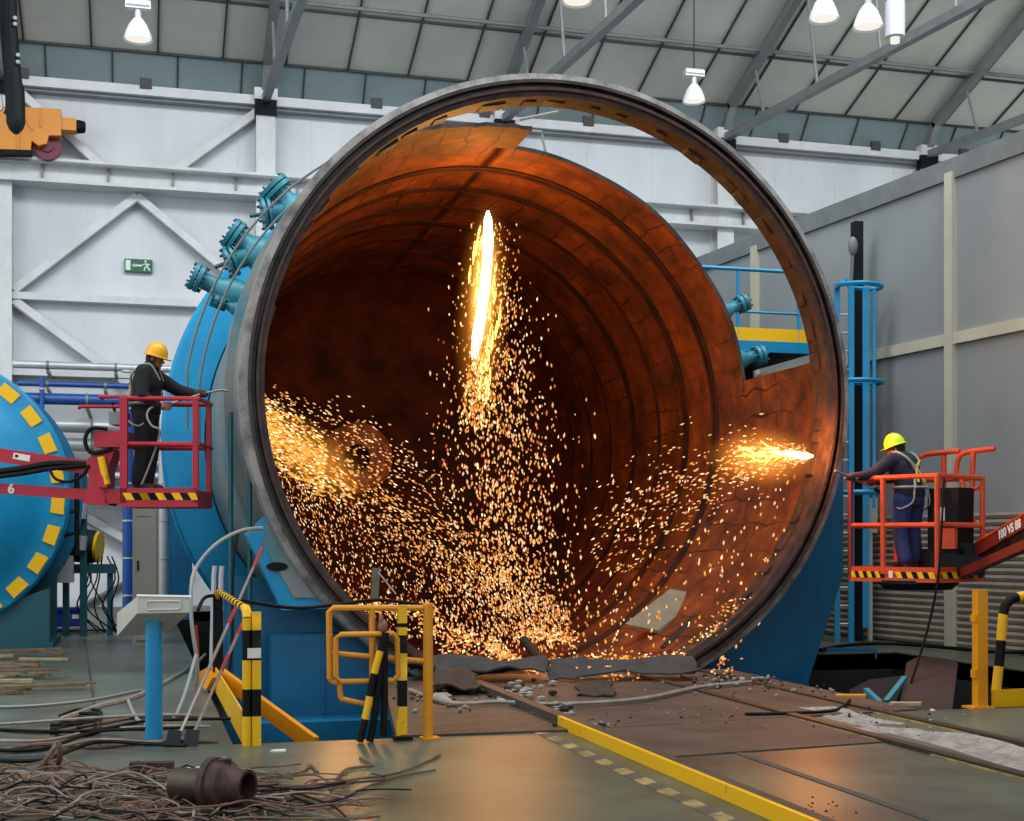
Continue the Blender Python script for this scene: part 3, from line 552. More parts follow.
def harness(root, T, chs, pel, mtl='strap'):
    V = Vector; chs = V(chs); pel = V(pel); b = MB([mtl, 'strapy'], T)
    for s in (1, -1):
        b.m(mtl); b.tube(spline([chs + V((.17, s*.08, .02)), chs + V((.05, s*.13, .215)), chs + V((-.165, s*.09, .1)), chs + V((-.20, s*-.02, -.08)), pel + V((-.19, s*-.12, .08))], 6), .016, 6)
        b.m('strapy'); b.tube(spline([chs + V((-.175, s*.1, .1)), chs + V((-.205, 0, .0)), pel + V((-.195, s*-.06, .16))], 6), .014, 6)
    b.m(mtl); b.tube(arc(pel + V((0, 0, .1)), (.195, 0, 0), (0, .225, 0), 1, 0, 360, 20)[:-1], .018, 6, True); b.ball(chs + V((-.205, 0, -.01)), (.012, .035, .045))
    for s in (1, -1): b.tube(spline([pel + V((-.18, s*.12, .08)), pel + V((-.18, s*.16, -.1)), pel + V((-.02, s*.235, -.18)), pel + V((.1, s*.15, -.05))], 5), .012, 6)
    b.build('harness', root)

# left worker, in the red basket
WT = frame(P(146, 490, 16.85), RT)
legs = dict(legL=[(0, .10, .90), (.03, .11, .50), (-.02, .11, .09)], legR=[(0, -.10, .90), (.0, -.11, .50), (-.06, -.12, .09)])
pz = dict(pelvis=(0, 0, .95), waist=(.0, 0, 1.1), chest=(.02, 0, 1.32), neck=(.06, 0, 1.49), head=(.115, 0, 1.615), look=(1, -.1, -.3), **legs,
          armR=[(.02, -.2, 1.43), (.03, -.27, 1.14), (.21, -.22, 1.0)], handR=(1, .1, .0), palmR=(0, 1, 0), armL=[(.05, .2, 1.43), (.34, .22, 1.25), (.58, .12, 1.19)], handL=(1, -.1, .1), palmL=(0, -1, 0))
p1, hands1 = person('person', 'person in dark overalls and yellow hard hat standing in the red basket', WT, pz, ('overall', 'overall'), 'helmety', True, WT.translation)
b = MB('glove', WT); limb(b, [Vector((.55, .13, 1.195)), Vector((.66, .11, 1.2)), Vector((.7, .1, 1.19))], [.052, .055, .045]); tremesh(b.build('glove', p1), .01, 2)
harness(p1, WT, pz['chest'], pz['pelvis'])
b = MB(['chrome', 'hosegrey', 'black'], WT); b.tube([(.22, -.18, 1.0), (.45, -.05, 1.10), (.66, .08, 1.19), (.88, .1, 1.24), (.94, .1, 1.24)], .014, 8); b.m('black'); b.tube([(.24, -.17, 1.01), (.34, -.11, 1.05)], .022, 8)
b.m('chrome'); b.tube([(.93, .1, 1.24), (.99, .1, 1.23)], [.02, .012], 8); b.m('hosegrey'); b.tube(spline([(.22, -.18, 1.0), (.14, -.3, .98), (.10, -.33, .88), (.16, -.33, .76), (.24, -.3, .72), (.22, -.25, .6), (.1, -.2, .3), (.0, -.2, .06)], 6), .013, 6)
tag(b.build('cutting_torch', None, True, WT @ Vector((.3, -.1, 1.0))), 'thin metal cutting torch with grey hose held by the left worker', 'cutting torch')
# right worker, seen from behind in the orange basket
wx = (-RT * math.cos(math.radians(58)) + FW * math.sin(math.radians(58)))
WT2 = frame(P(909, 567, 17.75), wx)
legs2 = dict(legL=[(0, .10, .88), (.04, .13, .48), (-.05, .14, .09)], legR=[(0, -.10, .88), (.06, -.13, .48), (.02, -.15, .09)])
pz2 = dict(pelvis=(-.02, 0, .93), waist=(.0, 0, 1.08), chest=(.08, 0, 1.28), neck=(.15, 0, 1.44), head=(.22, .0, 1.55), look=(.85, .55, -.35), **legs2,
           armL=[(.1, .22, 1.38), (.22, .42, 1.21), (.30, .58, 1.17)], handL=(.4, .9, -.05), palmL=(0, -.3, -1), armR=[(.1, -.2, 1.38), (.38, -.22, 1.2), (.62, -.06, 1.14)], handR=(1, .1, -.1), palmR=(0, .3, -1))
p2, hands2 = person('person', 'person in navy jacket and lime hard hat seen from behind in the orange basket', WT2, pz2, ('jacket', 'jeans'), 'helmetl', True, WT2.translation)
for q in ([(.28, .53, 1.18), (.335, .66, 1.17), (.36, .72, 1.155)], [(.58, -.06, 1.14), (.7, -.08, 1.14), (.76, -.09, 1.12)]):
    b = MB('glove', WT2); limb(b, [Vector(v) for v in q], [.053, .056, .045]); tremesh(b.build('glove', p2), .01, 2)
harness(p2, WT2, pz2['chest'], pz2['pelvis'])
b = MB(['chrome', 'black'], WT2); b.tube([(.20, .34, .98), (.27, .48, 1.06), (.34, .66, 1.15), (.40, .92, 1.24)], .014, 8); b.m('black'); b.tube([(.185, .31, .965), (.23, .40, 1.015)], .024, 8)
tag(b.build('cutting_torch', None, True, WT2 @ Vector((.3, .3, 1.0))), 'thin metal cutting torch held by the worker in the orange basket', 'cutting torch')

# ------------------------------------------------------------------ red boom lift, left
k = 16.5 / FPX; LO = P(158, 507, 16.5); LT = frame(LO, RT)
def lx(px): return (px - 158) * k
def lz(py): return (507 - py) * k
red = thing('boom_lift', 'red boom lift holding a basket beside the left of the ring', 'boom lift', LO)
b = MB(['red', 'yellow', 'black'], LT)
x0, x1, D = lx(120), lx(198), .78
b.bx(x0, x1, 0, D, .0, .05); b.bx(x0, x1, 0, .035, .05, .23); b.bx(x0, x1, D - .035, D, .05, .2); b.bx(x0, x0 + .035, 0, D, .05, .2); b.bx(x1 - .035, x1, 0, D, .05, .2)
basket = b.build('basket', red)
b = MB(['yellow', 'black'], LT); n = 9
for i in range(n): b.m(('yellow', 'black')[i % 2]); xa = x0 + .03 + (x1 - x0 - .06) * i / n; xb = x0 + .03 + (x1 - x0 - .06) * (i + 1) / n; b.prism([(xa, -.004, .17), (xb, -.004, .17), (min(xb + .05, x1), -.004, .085), (min(xa + .05, x1), -.004, .085)], (0, .004, 0))
b.build('hazard_strip', basket)
for xx, yy, wd in ((x0 + .04, .03, .09), (x1 - .035, .03, .065), (x0 + .04, D - .03, .06), (x1 - .035, D - .03, .06)): b = MB('red', LT); b.bx(xx - wd/2, xx + wd/2, yy - .03, yy + .03, .05, 1.31); b.build('basket_post', red)
for zz in (1.31, .76):
    b = MB('red', LT); b.tube([(x0, .03, zz), (x1, .03, zz), (x1, D - .03, zz), (x0, D - .03, zz)], .03, 8, True); b.build('guard_rail', red)
b = MB('red', LT)
for zz in (1.36, 1.24): b.tube([(x0, .3, zz), (lx(72) if zz < 1.3 else lx(92), .3, zz + .0), (lx(66) if zz < 1.3 else lx(90), .5, zz)], .022, 8)
b.build('guard_rail', red)
b = MB(['steelgrey', 'black', 'red'], LT); b.bx(lx(104), lx(119), .2, .5, lz(423), lz(410)); b.m('black'); b.cyl((lx(108), .3, lz(410)), (lx(105), .3, lz(400)), .02, 8); b.cyl((lx(114), .35, lz(410)), (lx(114), .35, lz(405)), .02, 8); b.build('control_box', red)
b = MB('red', LT); b.bx(lx(90), lx(121), .15, .6, lz(446), lz(430)); b.prism([(lx(81), .2, lz(460)), (lx(92), .2, lz(449)), (lx(110), .2, lz(448)), (lx(102), .2, lz(470)), (lx(101), .2, lz(497)), (lx(104), .2, lz(505)), (lx(78), .2, lz(503)), (lx(84), .2, lz(480))], (0, .35, 0)); b.bx(lx(100), lx(122), .2, .55, lz(503), lz(488)); b.bx(lx(95), lx(104), .12, .2, lz(487), lz(475)); b.build('jib_head', red)
b = MB(['yellow'], LT); b.tube([(lx(97), .16, lz(456)), (lx(103), .16, lz(484))], .045, 10); b.build('lift_cylinder', red)
b = MB('red', LT); b.beam((lx(88), .38, lz(467)), (lx(-330), .38, lz(409)), .14, .17); b.beam((lx(0) - .2, .38, lz(449)), (lx(-330), .38, lz(404)), .18, .2); b.build('upper_arm', red)
b = MB('red', LT); b.beam((lx(86), .38, lz(494)), (lx(-330), .38, lz(465)), .12, .13); la = b.build('lower_arm', red)
b = MB(['paper', 'black'], LT); b.beam((lx(4), .305, lz(454)), (lx(21), .305, lz(457)), .005, .075); b.m('black'); b.beam((lx(6), .30, lz(454)), (lx(9), .30, lz(454.5)), .005, .03); b.build('label_plate', red)
text('6', .16, 'paper', red, LT @ Matrix.Translation((lx(1.5), .315, lz(488))) @ Matrix.Rotation(math.pi/2, 4, 'X'), bold=.006)
b = MB('hoseblk', LT)
for dz in (0, .06): b.tube(spline([(lx(-330), .25, lz(450) + dz), (lx(-60), .25, lz(476) + dz), (lx(0), .25, lz(474) + dz), (lx(45), .25, lz(467) + dz), (lx(84), .3, lz(463))], 5), .035, 7)
b.tube(spline([(lx(44), .2, lz(468)), (lx(50), .2, lz(478)), (lx(64), .2, lz(481)), (lx(78), .2, lz(474)), (lx(84), .2, lz(464))], 5), .02, 6); b.tube(spline([(lx(104), .15, lz(428)), (lx(88), .12, lz(428)), (lx(82), .12, lz(440)), (lx(88), .15, lz(452)), (lx(108), .18, lz(448))], 5), .025, 6); b.build('hydraulic_hose', red)
b = MB(['red', 'dkmachine'], LT); b.bx(lx(-380), lx(-310), .1, .7, -1.5, lz(395)); b.m('red'); b.bx(lx(-430), lx(-265), -.6, 1.4, -1.75, -1.2); b.build('mast', red)
for xx in (-410, -285):
    for yy in (-.55, 1.35): b = MB(['black', 'red'], LT); q = Vector((lx(xx), yy, LT.inverted() @ Vector((0, 0, .42)) @ Vector((0, 0, 1)))); b.cyl(q - Vector((0, .14, 0)), q + Vector((0, .14, 0)), .42, 20); b.m('red'); b.cyl(q - Vector((0, .16, 0)), q + Vector((0, .16, 0)), .18, 12); b.build('wheel', red)

# ------------------------------------------------------------------ orange boom lift, right
th = math.radians(50); ux = RT * math.cos(th) - FW * math.sin(th); CW, CD = 1.33, 1.06
corner = P(938, 583, 16.9); OO = corner - ux * CW; OT = frame(OO, ux)
org = thing('boom_lift', 'orange boom lift with a basket in front of the grey partition', 'boom lift', OO)
b = MB(['ored', 'black'], OT); b.bx(0, CW, 0, CD, .06, .1)
for q in ((0, CW, 0, .03), (0, CW, CD - .03, CD), (0, .03, 0, CD), (CW - .03, CW, 0, CD)): b.bx(*q, .0, .19)
basket2 = b.build('basket', org)
b = MB('dkmachine', OT); b.lathe([(.001, -.1), (.42, -.1), (.5, -.02), (.5, .02), (.001, .02)], (CW/2 + .1, CD/2 - .1, 0), axis=(0, 0, 1), up=(1, 0, 0), n=32); b.build('swivel_base', org)
b = MB(['yellow', 'black', 'paper'], OT)
def hazard(p0, d, n, i0=0):
    for i in range(n): b.m(('yellow', 'black')[(i + i0) % 2]); a = p0 + d * (i / n); c = p0 + d * ((i + 1) / n); s = d * (.6 / n); off = Vector((d.y, -d.x, 0)).normalized() * .004; b.prism([a + off + Vector((0, 0, .05)), c + off + Vector((0, 0, .05)), c + off + s * 0 - d * (.5 / n) + Vector((0, 0, .13)), a + off - d * (.5 / n) + Vector((0, 0, .13))], -off * .9)
hazard(Vector((.06, 0, 0)), Vector((.5, 0, 0)), 8); hazard(Vector((.75, 0, 0)), Vector((.55, 0, 0)), 7); hazard(Vector((CW, .12, 0)), Vector((0, .9, 0)), 8)
b.m('paper'); b.bx(.62, .68, -.006, -.001, .05, .14); b.build('hazard_strip', basket2)
for xx, yy, zt in ((.02, .02, 1.33), (.52, .02, 1.33), (CW - .02, .02, 1.33), (CW - .02, CD - .02, 1.33), (.02, CD - .02, 1.33), (.75, CD - .02, 1.7)): b = MB('dkred' if (xx, yy) == (.02, .02) else 'ored', OT); b.tube([(xx, yy, .1), (xx, yy, zt)], .036, 8); b.build('basket_post', org)
for zz in (1.33, .72): b = MB('ored', OT); b.tube([(.02, .02, zz), (CW - .02, .02, zz), (CW - .02, CD - .02, zz), (.02, CD - .02, zz)], .034, 8, True); b.build('guard_rail', org)
for xa, xb in ((.35, 1.0), (.95, 1.5)):
    b = MB('ored', OT); b.tube(spline([(xa, CD - .05, 1.33), (xa + .02, CD - .05, 1.55), (xa + .12, CD - .05, 1.66), (xb - .1, CD - .05, 1.69), (xb, CD - .05, 1.69)], 5), .034, 8); b.build('gate_hoop', org)
b = MB('ored', OT); b.tube([(1.02, CD - .05, 1.33), (1.2, CD - .05, .75)], .034, 8); b.tube([(1.2, CD - .05, 1.69), (1.16, CD - .05, .8)], .036, 8); b.tube([(.98, CD - .06, 1.16), (1.28, CD - .06, 1.2)], .025, 8); b.build('gate_brace', org)
b = MB(['black', 'paper', 'chrome'], OT); b.bx(.78, 1.22, .62, .98, .3, 1.2); b.bx(.72, 1.26, .55, 1.0, .12, .42); b.m('paper'); b.bx(.95, 1.03, .612, .619, .78, .95); b.m('chrome'); b.cyl((.9, .8, 1.2), (.9, .8, 1.27), .02, 8); b.build('control_console', org)
b = MB('ored', OT); b.bx(1.0, 1.25, .5, .56, .42, .68); b.build('battery_box', org)
b = MB(['ored', 'dkred', 'black'])
u0, u1, u2 = P(982, 550, 17.3), P(1024, 526, 16.6), P(1190, 430, 12.8)
dv = (u2 - u0).normalized()
b.m('dkred'); b.beam(u0, u2, .18, .16); b.m('ored'); b.beam(u0 + Vector((0, 0, .09)), u2 + Vector((0, 0, .09)), .2, .025); b.m('black'); b.beam(u0 + dv * .2 - Vector((0, 0, .14)), u2 - Vector((0, 0, .14)), .14, .12); arm = b.build('upper_arm', org)
b = MB('dkred'); b.beam(P(955, 577, 17.4), P(1200, 468, 12.9), .12, .11); b.build('lower_arm', org)
b = MB('dkmachine'); b.beam(P(930, 562, 17.5), P(985, 566, 17.3), .5, .24); b.beam(P(940, 548, 17.6), P(975, 552, 17.5), .3, .2); b.build('jib_head', org)
nv = Vector((0, 0, 1)).cross(dv).normalized(); side = nv if nv.dot(FW) < 0 else -nv
text('100 VS 88', .15, 'paper', org, frame(u0.lerp(u2, .215) + side * .096, dv, (0, 0, 1)) @ Matrix.Rotation(math.pi/2, 4, 'X'), bold=.006)
b = MB('ored'); q = P(1195, 450, 12.85); b.beam(q + Vector((0, 0, .5)), Vector((q.x, q.y - .5, .7)), .5, .5); b.bx(q.x - .7, q.x + .7, q.y - 1.7, q.y + .4, .45, 1.1); b.build('chassis', org)
for sx_ in (-.75, .75):
    for sy_ in (-1.4, .1): b = MB(['black', 'ored']); b.cyl((q.x + sx_ - .14, q.y + sy_, .42), (q.x + sx_ + .14, q.y + sy_, .42), .42, 20); b.m('ored'); b.cyl((q.x + sx_ - .16, q.y + sy_, .42), (q.x + sx_ + .16, q.y + sy_, .42), .18, 12); b.build('wheel', org)
b = MB('hoseblk'); b.tube(spline([P(944, 478, 16.85), P(941, 540, 16.83), P(937, 585, 16.8), P(926, 635, 16.8), P(908, 690, 16.6), P(896, 706, 16.4)], 6), .016, 6); solo('hose', b, 'thin dark hose hanging from the orange basket down into the pit', 'hose')

# ------------------------------------------------------------------ left vessel, machinery and pipes behind
lc = P(-81, 493, 20.2); DC = lc
dv_ = thing('small_pressure_vessel', 'smaller bright blue vessel with domed end and yellow dashes at left edge', 'pressure vessel', (lc.x, lc.y, 0))
b = MB(['blue', 'yellow']); b.lathe([(.001, -.42), (.7, -.38), (1.25, -.25), (1.65, -.06), (1.78, .0), (2.08, .03), (2.12, .07), (2.12, .3)], lc, n=96)
b.m('yellow')
for i in range(26):
    a = math.radians(12 + i * 13.75); da = .072; ring_ = lambda r, t: lc + Vector((math.sin(t) * r, .0, math.cos(t) * r))
    b.prism([ring_(1.86, a - da), ring_(1.86, a + da), ring_(2.05, a + da), ring_(2.05, a - da)], (0, .02, 0))
b.build('domed_door', dv_)
b = MB('bluedk'); b.lathe([(2.02, .3), (2.02, 2.6), (2.2, 2.6), (2.2, 2.8), (1.9, 2.8), (.001, 3.1)], lc, n=72); b.build('shell', dv_)
b = MB('tealdk'); q = G(50, 650); b.prism([(lc.x - 1.7, lc.y + .1, 0), (q.x, lc.y + .1, 0), (q.x, lc.y + .1, .95), (lc.x + .9, lc.y + .1, .62), (lc.x, lc.y + .1, .4), (lc.x - 1.5, lc.y + .1, .9)], (0, .2, 0)); b.bx(lc.x - 1.9, q.x + .05, lc.y, lc.y + 2.2, 0, .12); b.prism([(q.x - .25, lc.y + 1.9, 0), (q.x, lc.y + 1.9, 0), (q.x, lc.y + 1.9, 1.2), (q.x - .5, lc.y + 1.9, .7)], (0, .2, 0)); b.build('saddle', dv_)
b = MB('dkmachine')
for i in range(4): z = P(60, 470 + i * 22, 21.2); b.tube([z, z + Vector((.25, 0, .05)), z + Vector((.25, 0, -.3))], .045, 8)
b.build('latch', dv_)

pm = thing('pump_motor', 'dark electric pump motor with yellow end ring beside the small vessel', 'motor', G(88, 634))
q = P(72, 545, 24.3); e = P(97, 547, 24.3)
b = MB(['dkmachine', 'yellow']); b.tube([q, q + (e-q)*.1, q + (e-q)*.85, e], [.2, .3, .3, .26], 20); b.m('yellow'); b.cyl(e, e + (e-q).normalized() * .05, .28, 20); b.build('motor_housing', pm)
b = MB('tealdk'); b.bx(q.x - .25, q.x + .75, q.y - .25, q.y + .25, 1.1, 1.26); b.build('mount_plate', pm)
for dx_ in (-.15, .6): b = MB('tealdk'); b.bx(q.x + dx_, q.x + dx_ + .1, q.y - .2, q.y + .2, 0, 1.1); b.build('stand_leg', pm)
b = MB('hoseblk')
for i in range(7): p = q + Vector((.2 + .08 * i, -.2, -.2)); b.tube(spline([p, p + Vector((random.uniform(-.1, .2), 0, -.4)), p + Vector((random.uniform(-.2, .2), 0, -.9)), Vector((p.x + random.uniform(-.1, .4), p.y, .05))], 5), .014, 5)
b.build('wiring', pm)
q = G(68, 630); b = MB(['royal', 'paper']); b.bx(q.x - .32, q.x + .32, q.y - .2, q.y + .2, 0, .42); b.bx(q.x - .35, q.x + .35, q.y - .23, q.y + .23, .37, .43); b.m('paper'); b.bx(q.x + .08, q.x + .2, q.y - .21, q.y - .2, .22, .3); solo('plastic_crate', b, 'royal blue crate with a pale label on the floor by the small vessel', 'crate')
mc = thing('electrical_box', 'white electrical box on a dark frame above the blue crate', 'electrical box', G(62, 634))
p = P(62, 570, 24.0); b = MB('offwhite'); b.bx(p.x - .26, p.x + .2, p.y - .15, p.y + .15, p.z - .22, p.z + .25); b.build('box_body', mc)
b = MB('tealdk'); b.bx(p.x - .3, p.x - .24, p.y - .1, p.y + .1, 0, 2.6); b.bx(p.x + .3, p.x + .42, p.y - .1, p.y + .1, 0, 3.1); b.bx(p.x - .3, p.x + .4, p.y - .1, p.y + .1, 2.3, 2.36); b.build('support_frame', mc)
for z0_, z1_ in ((.9, 1.2), (.35, .6)): b = MB('silver'); b.tube([p + Vector((.32, -.15, z0_)), p + Vector((.35, -.15, z1_))], .09, 10); b.build('filter_canister', mc)
b = MB('chrome')
for i in range(2): z = P(75, 640 + 0, 24); b.cyl((q.x - .5, q.y - .7 - .25 * i, .06), (q.x + 1.8, q.y - .5 - .25 * i, .06), .04, 8)
solo('scrap_tube', b, 'two steel tubes lying on the floor in front of the blue crate', 'tube')
# horizontal pipes on the far wall
def hpipe(px0, px1, py, Y, r, mtl, label, extra=0):
    a = onY(px0, py, Y); c = onY(px1, py, Y); c.z = a.z; b = MB([mtl, 'steelgrey']); b.tube([a, c], r, 12)
    b.m('steelgrey')
    n = max(2, int((c.x - a.x) / 2))
    for i in range(n + 1): xx = a.x + (c.x - a.x) * (i + .5) / (n + 1); b.box((xx, (Y + YW) / 2, a.z - r - .04), (.08, YW - Y, .06)); b.cyl((xx - .03, Y, a.z), (xx + .03, Y, a.z), r * 1.12, 12)
    solo('wall_pipe', b, label, 'pipe')
hpipe(13, 215, 364, 35.6, .10, 'silver', 'grey pipe along the back wall above all the blue pipes')
hpipe(18, 190, 383, 35.2, .07, 'navy', 'thin blue pipe along the back wall, above the thicker blue pipe')
hpipe(-20, 190, 397, 34.6, .14, 'navy', 'thick blue pipe along the back wall behind the red basket')
hpipe(-20, 200, 424, 35.8, .17, 'silver', 'upper of the two broad silver pipes on the back wall')
hpipe(-20, 200, 443, 35.8, .17, 'silver', 'lower of the two broad silver pipes on the back wall')
for i, py in enumerate((462, 475, 488, 501)): hpipe(55, 190, py, 36.0, .10, ('silver', 'navy')[i == 2], ('first of the thin silver pipes below the broad silver pair', 'second of the thin silver pipes below the broad silver pair', 'dark blue pipe among the thin silver pipes low on the wall', 'lowest thin silver pipe behind the red basket floor')[i])
def vpipe(px, py_top, Y, r, mtl, label):
    a = onY(px, py_top, Y); b = MB([mtl, 'silver']); b.tube([(a.x, Y, 0), a], r, 12); b.m('silver')
    for i in range(7): z = .5 + i * .8; b.cyl((a.x, Y, z), (a.x, Y, z + .04), r * 1.15, 12)
    solo('standing_pipe', b, label, 'pipe')
vpipe(128, 400, 30.5, .12, 'navy', 'upright dark blue pipe just left of the grey cabinet')
vpipe(42, 376, 34.4, .06, 'navy', 'thin upright blue pipe crossing the wall pipes beside the small vessel')
vpipe(163, 402, 30.0, .10, 'silver', 'upright silver pipe behind the worker in the red basket')
b = MB('bluedk'); a = onY(168, 385, 30.2); b.bx(a.x, a.x + .5, 30.0, 30.6, 0, a.z); solo('duct', b, 'upright blue duct right of the upright silver pipe', 'duct')
cb = thing('cabinet', 'tall grey cabinet between the upright blue pipe and the big vessel', 'cabinet', G(150, 645))
q = G(150, 645); b = MB('cabinet'); b.bx(q.x - .27, q.x + .14, q.y, q.y + .5, 0, 2.55); b.build('cabinet_body', cb); b = MB('cabinet'); b.bx(q.x - .22, q.x + .1, q.y - .02, q.y, .08, 2.45); d_ = b.build('cabinet_door', cb); b = MB('black'); b.bx(q.x - .20, q.x - .17, q.y - .04, q.y - .02, 1.2, 1.35); b.build('door_handle', d_)
b = MB('darkgap'); b.bx(q.x - .2, q.x + .02, q.y - .024, q.y - .02, 2.05, 2.06); b.build('vent_slot', d_)

# ------------------------------------------------------------------ platform, ladder and mast on the right
YP = 21.6; zr = lambda py: onY(740, py, YP).z
plat = thing('access_platform', 'blue access platform with railing and yellow toe board behind the cut shell', 'platform', (10.2, YP, zr(350)))
b = MB(['blue', 'dkmachine']); b.bx(9.15, 11.5, YP, YP + .08, zr(351), zr(340)); b.m('dkmachine'); b.bx(9.15, 11.4, YP + .08, YP + 3, zr(349), zr(343)); b.bx(9.0, 11.45, YP + 2.8, YP + 2.9, zr(349) - 3.2, zr(349)); b.build('deck', plat)  # dark rear panel added to stand in for shade under the deck
b = MB('yellow'); b.bx(9.15, 11.5, YP + .02, YP + .05, zr(340), zr(327)); b.build('toe_board', plat)
for py, r in ((268.5, .035), (311, .022)): b = MB('blue'); b.tube([(9.0, YP + .04, zr(py)), (11.5, YP + .04, zr(py))], r, 8); b.build('hand_rail', plat)
for px in (739, 800, 690): a = onY(px, 340, YP); b = MB('blue'); b.tube([(a.x, YP + .05, zr(345)), (a.x, YP + .05, zr(268.5))], .032, 8); b.build('rail_post', plat)
for X in (9.3, 11.3): b = MB('dkmachine'); b.bx(X - .08, X + .08, YP + 2.6, YP + 2.76, 0, zr(349)); b.build('support_leg', plat)
lad = thing('caged_ladder', 'blue caged ladder standing right of the ring', 'ladder', G(850, 640))
Zl = 22.6
def LP(px, py): return P(px, py, Zl)
for px in (837, 851): b = MB('blue'); b.beam(Vector((*LP(px, 500).xy, 0)), LP(px, 284), .09, .07, FW); b.build('stringer', lad)
for i in range(18): z = .3 + i * .3; a = LP(837, 500); c = LP(851, 500); b = MB('silver'); b.tube([(a.x, a.y, z), (c.x, c.y, z)], .016, 6); b.build('rung', lad)
for z in (LP(0, 288).z, LP(0, 383).z, LP(0, 493).z):
    b = MB('blue'); a = LP(851, 500); a.z = z; c = LP(837, 500); c.z = z; b.tube(spline([c, c - FW * .35, a - FW * .45 + RT * .15, a - FW * .2 + RT * .45, a + RT * .42 + FW * .1, a], 6), .04, 6); b.build('cage_hoop', lad)
for px in (866, 874): b = MB('blue'); p = P(px, 500, Zl - .15); b.beam(Vector((*p.xy, .25 if px == 866 else 2.2)), P(px, 288, Zl - .15), .11 if px == 866 else .05, .03, FW); b.build('cage_strap', lad)
b = MB('blue'); b.tube([LP(840, 284), LP(846, 280), LP(851, 284)], .03, 6); b.beam(LP(845, 278), LP(851, 292), .05, .04); b.build('grab_hoop', lad)
mast = thing('steel_mast', 'tall black steel mast behind the blue caged ladder', 'mast', G(857, 634))
p = P(857, 222, 22.95); b = MB('dkmachine'); b.bx(p.x - .075, p.x + .075, p.y - .08, p.y + .08, 0, p.z); b.build('column', mast)
b = MB('conduitgrey'); q = P(853, 246, 22.75); b.ball(q, (.085, .06, .16), 16); b.tube([q, P(851, 285, 22.8)], .03, 6); b.build('reel', mast)
b = MB(['offwhite']); p = P(871, 516, 22.9); b.bx(p.x - .1, p.x + .12, p.y, p.y + .12, p.z - .28, p.z + .3); b.bx(p.x - .02, p.x + .04, p.y + .02, p.y + .1, 0, p.z - .28); solo('junction_box', b, 'pale junction box on a post behind the orange basket', 'box')

# ------------------------------------------------------------------ crane carriage and lamps
YC = 36.35
cr = thing('crane_carriage', 'yellow overhead crane end carriage on the wall runway at upper left', 'crane', onY(30, 162, YC))
def cp(px, py): return onY(px, py, YC)
b = MB(['craneyel', 'black']); b.prism([cp(-70, 112), cp(0, 112), cp(62, 115), cp(62, 141), cp(50, 141), cp(48, 149), cp(40, 151), cp(33, 146), cp(32, 156), cp(-70, 154)], (0, -.5, 0)); b.prism([cp(62, 122), cp(77, 123), cp(77, 135), cp(62, 134)], (0, -.4, 0))
b.m('black'); b.prism([cp(-70, 153), cp(33, 156), cp(33, 159), cp(-70, 158)], (0, -.55, 0)); b.m('craneyel'); b.beam(cp(42, 114) + Vector((0, -.52, 0)), cp(42, 133) + Vector((0, -.52, 0)), .03, .05); b.beam(cp(22, 114) + Vector((0, -.52, 0)), cp(34, 136) + Vector((0, -.52, 0)), .04, .05); b.beam(cp(21, 112) + Vector((0, -.52, 0)), cp(20, 156) + Vector((0, -.52, 0)), .05, .05); b.build('girder', cr)
for px in (48, -40): b = MB('maroon'); q = cp(px, 149.5) + Vector((0, -.1, 0)); b.cyl(q, q + Vector((0, -.16, 0)), .33, 24); b.cyl(q, q + Vector((0, -.22, 0)), .14, 16); b.build('wheel', cr)
b = MB('black'); q = cp(77, 129) + Vector((0, -.2, 0)); b.tube([q, q + Vector((.06, 0, 0)), q + Vector((.2, 0, 0)), q + Vector((.22, 0, 0))], [.16, .17, .14, .08], 16); b.build('buffer', cr)
b = MB(['dkmachine', 'silver']); b.tube(spline([P(10, -40, 30), P(11, 40, 30), P(15, 90, 30), P(16, 134, 30)], 6), [.14]*6 + [.16]*6 + [.2]*5 + [.15, .05], 8); b.tube(spline([P(4, -40, 30.3), P(5, 30, 30.3), P(10, 100, 30.3), P(8, 115, 30.3)], 6), .1, 8); b.m('silver'); b.tube(spline([P(0, 95, 30.2), P(2, 108, 30.2), P(-6, 112, 30.2)], 5), .03, 6)
for py in (18, 24, 55, 62): q = P(15 + (py > 40) * 3, py, 29.85); b.ball(q, .05, 8)
solo('festoon_cable', b, 'bundle of dark crane cables hanging at the upper left corner', 'cable')
def lamp(px, py, Z, label, bell=True):
    q = P(px, py, Z); rz = 14.25 + .38 * (36.35 - q.y)
    root = thing('high_bay_lamp', label, 'lamp', q, 'high bay lamps under the roof')
    b = MB('lampsh')
    if bell: b.lathe([(.25, -.12), (.255, -.13), (.22, .0), (.16, .14), (.09, .24), (.05, .27)], q, axis=(0, 0, 1), up=(1, 0, 0), n=32)
    else: b.lathe([(.10, -.32), (.17, -.3), (.17, .3), (.13, .36), (.05, .38)], q, axis=(0, 0, 1), up=(1, 0, 0), n=24)
    b.build('lamp_shade', root)
    b = MB('lampglow'); b.lathe([(.001, -.11), (.22, -.10), (.2, -.05), (.001, -.04)] if bell else [(.001, -.4), (.08, -.4), (.08, -.3), (.001, -.3)], q, axis=(0, 0, 1), up=(1, 0, 0), n=24); b.build('bulb', root)
    b = MB('silver'); b.cyl(q + Vector((0, 0, .26)), q + Vector((0, 0, .42)), .06, 10); b.bx(q.x - .22, q.x + .22, q.y - .08, q.y + .08, q.z + .42, q.z + .56); b.cyl(q + Vector((-.2, 0, .5)), q + Vector((.2, 0, .5)), .1, 10); b.build('ballast_box', root)
    b = MB('black'); b.cyl(q + Vector((0, 0, .5)), (q.x, q.y, rz), .012, 6); b.build('hanger_rod', root)
lamp(138, 33, 24.5, 'white bell lamp hanging alone at upper left'); lamp(824, 12, 23, 'left of the paired bell lamps at upper right'); lamp(868, 20, 23, 'right of the paired bell lamps at upper right')
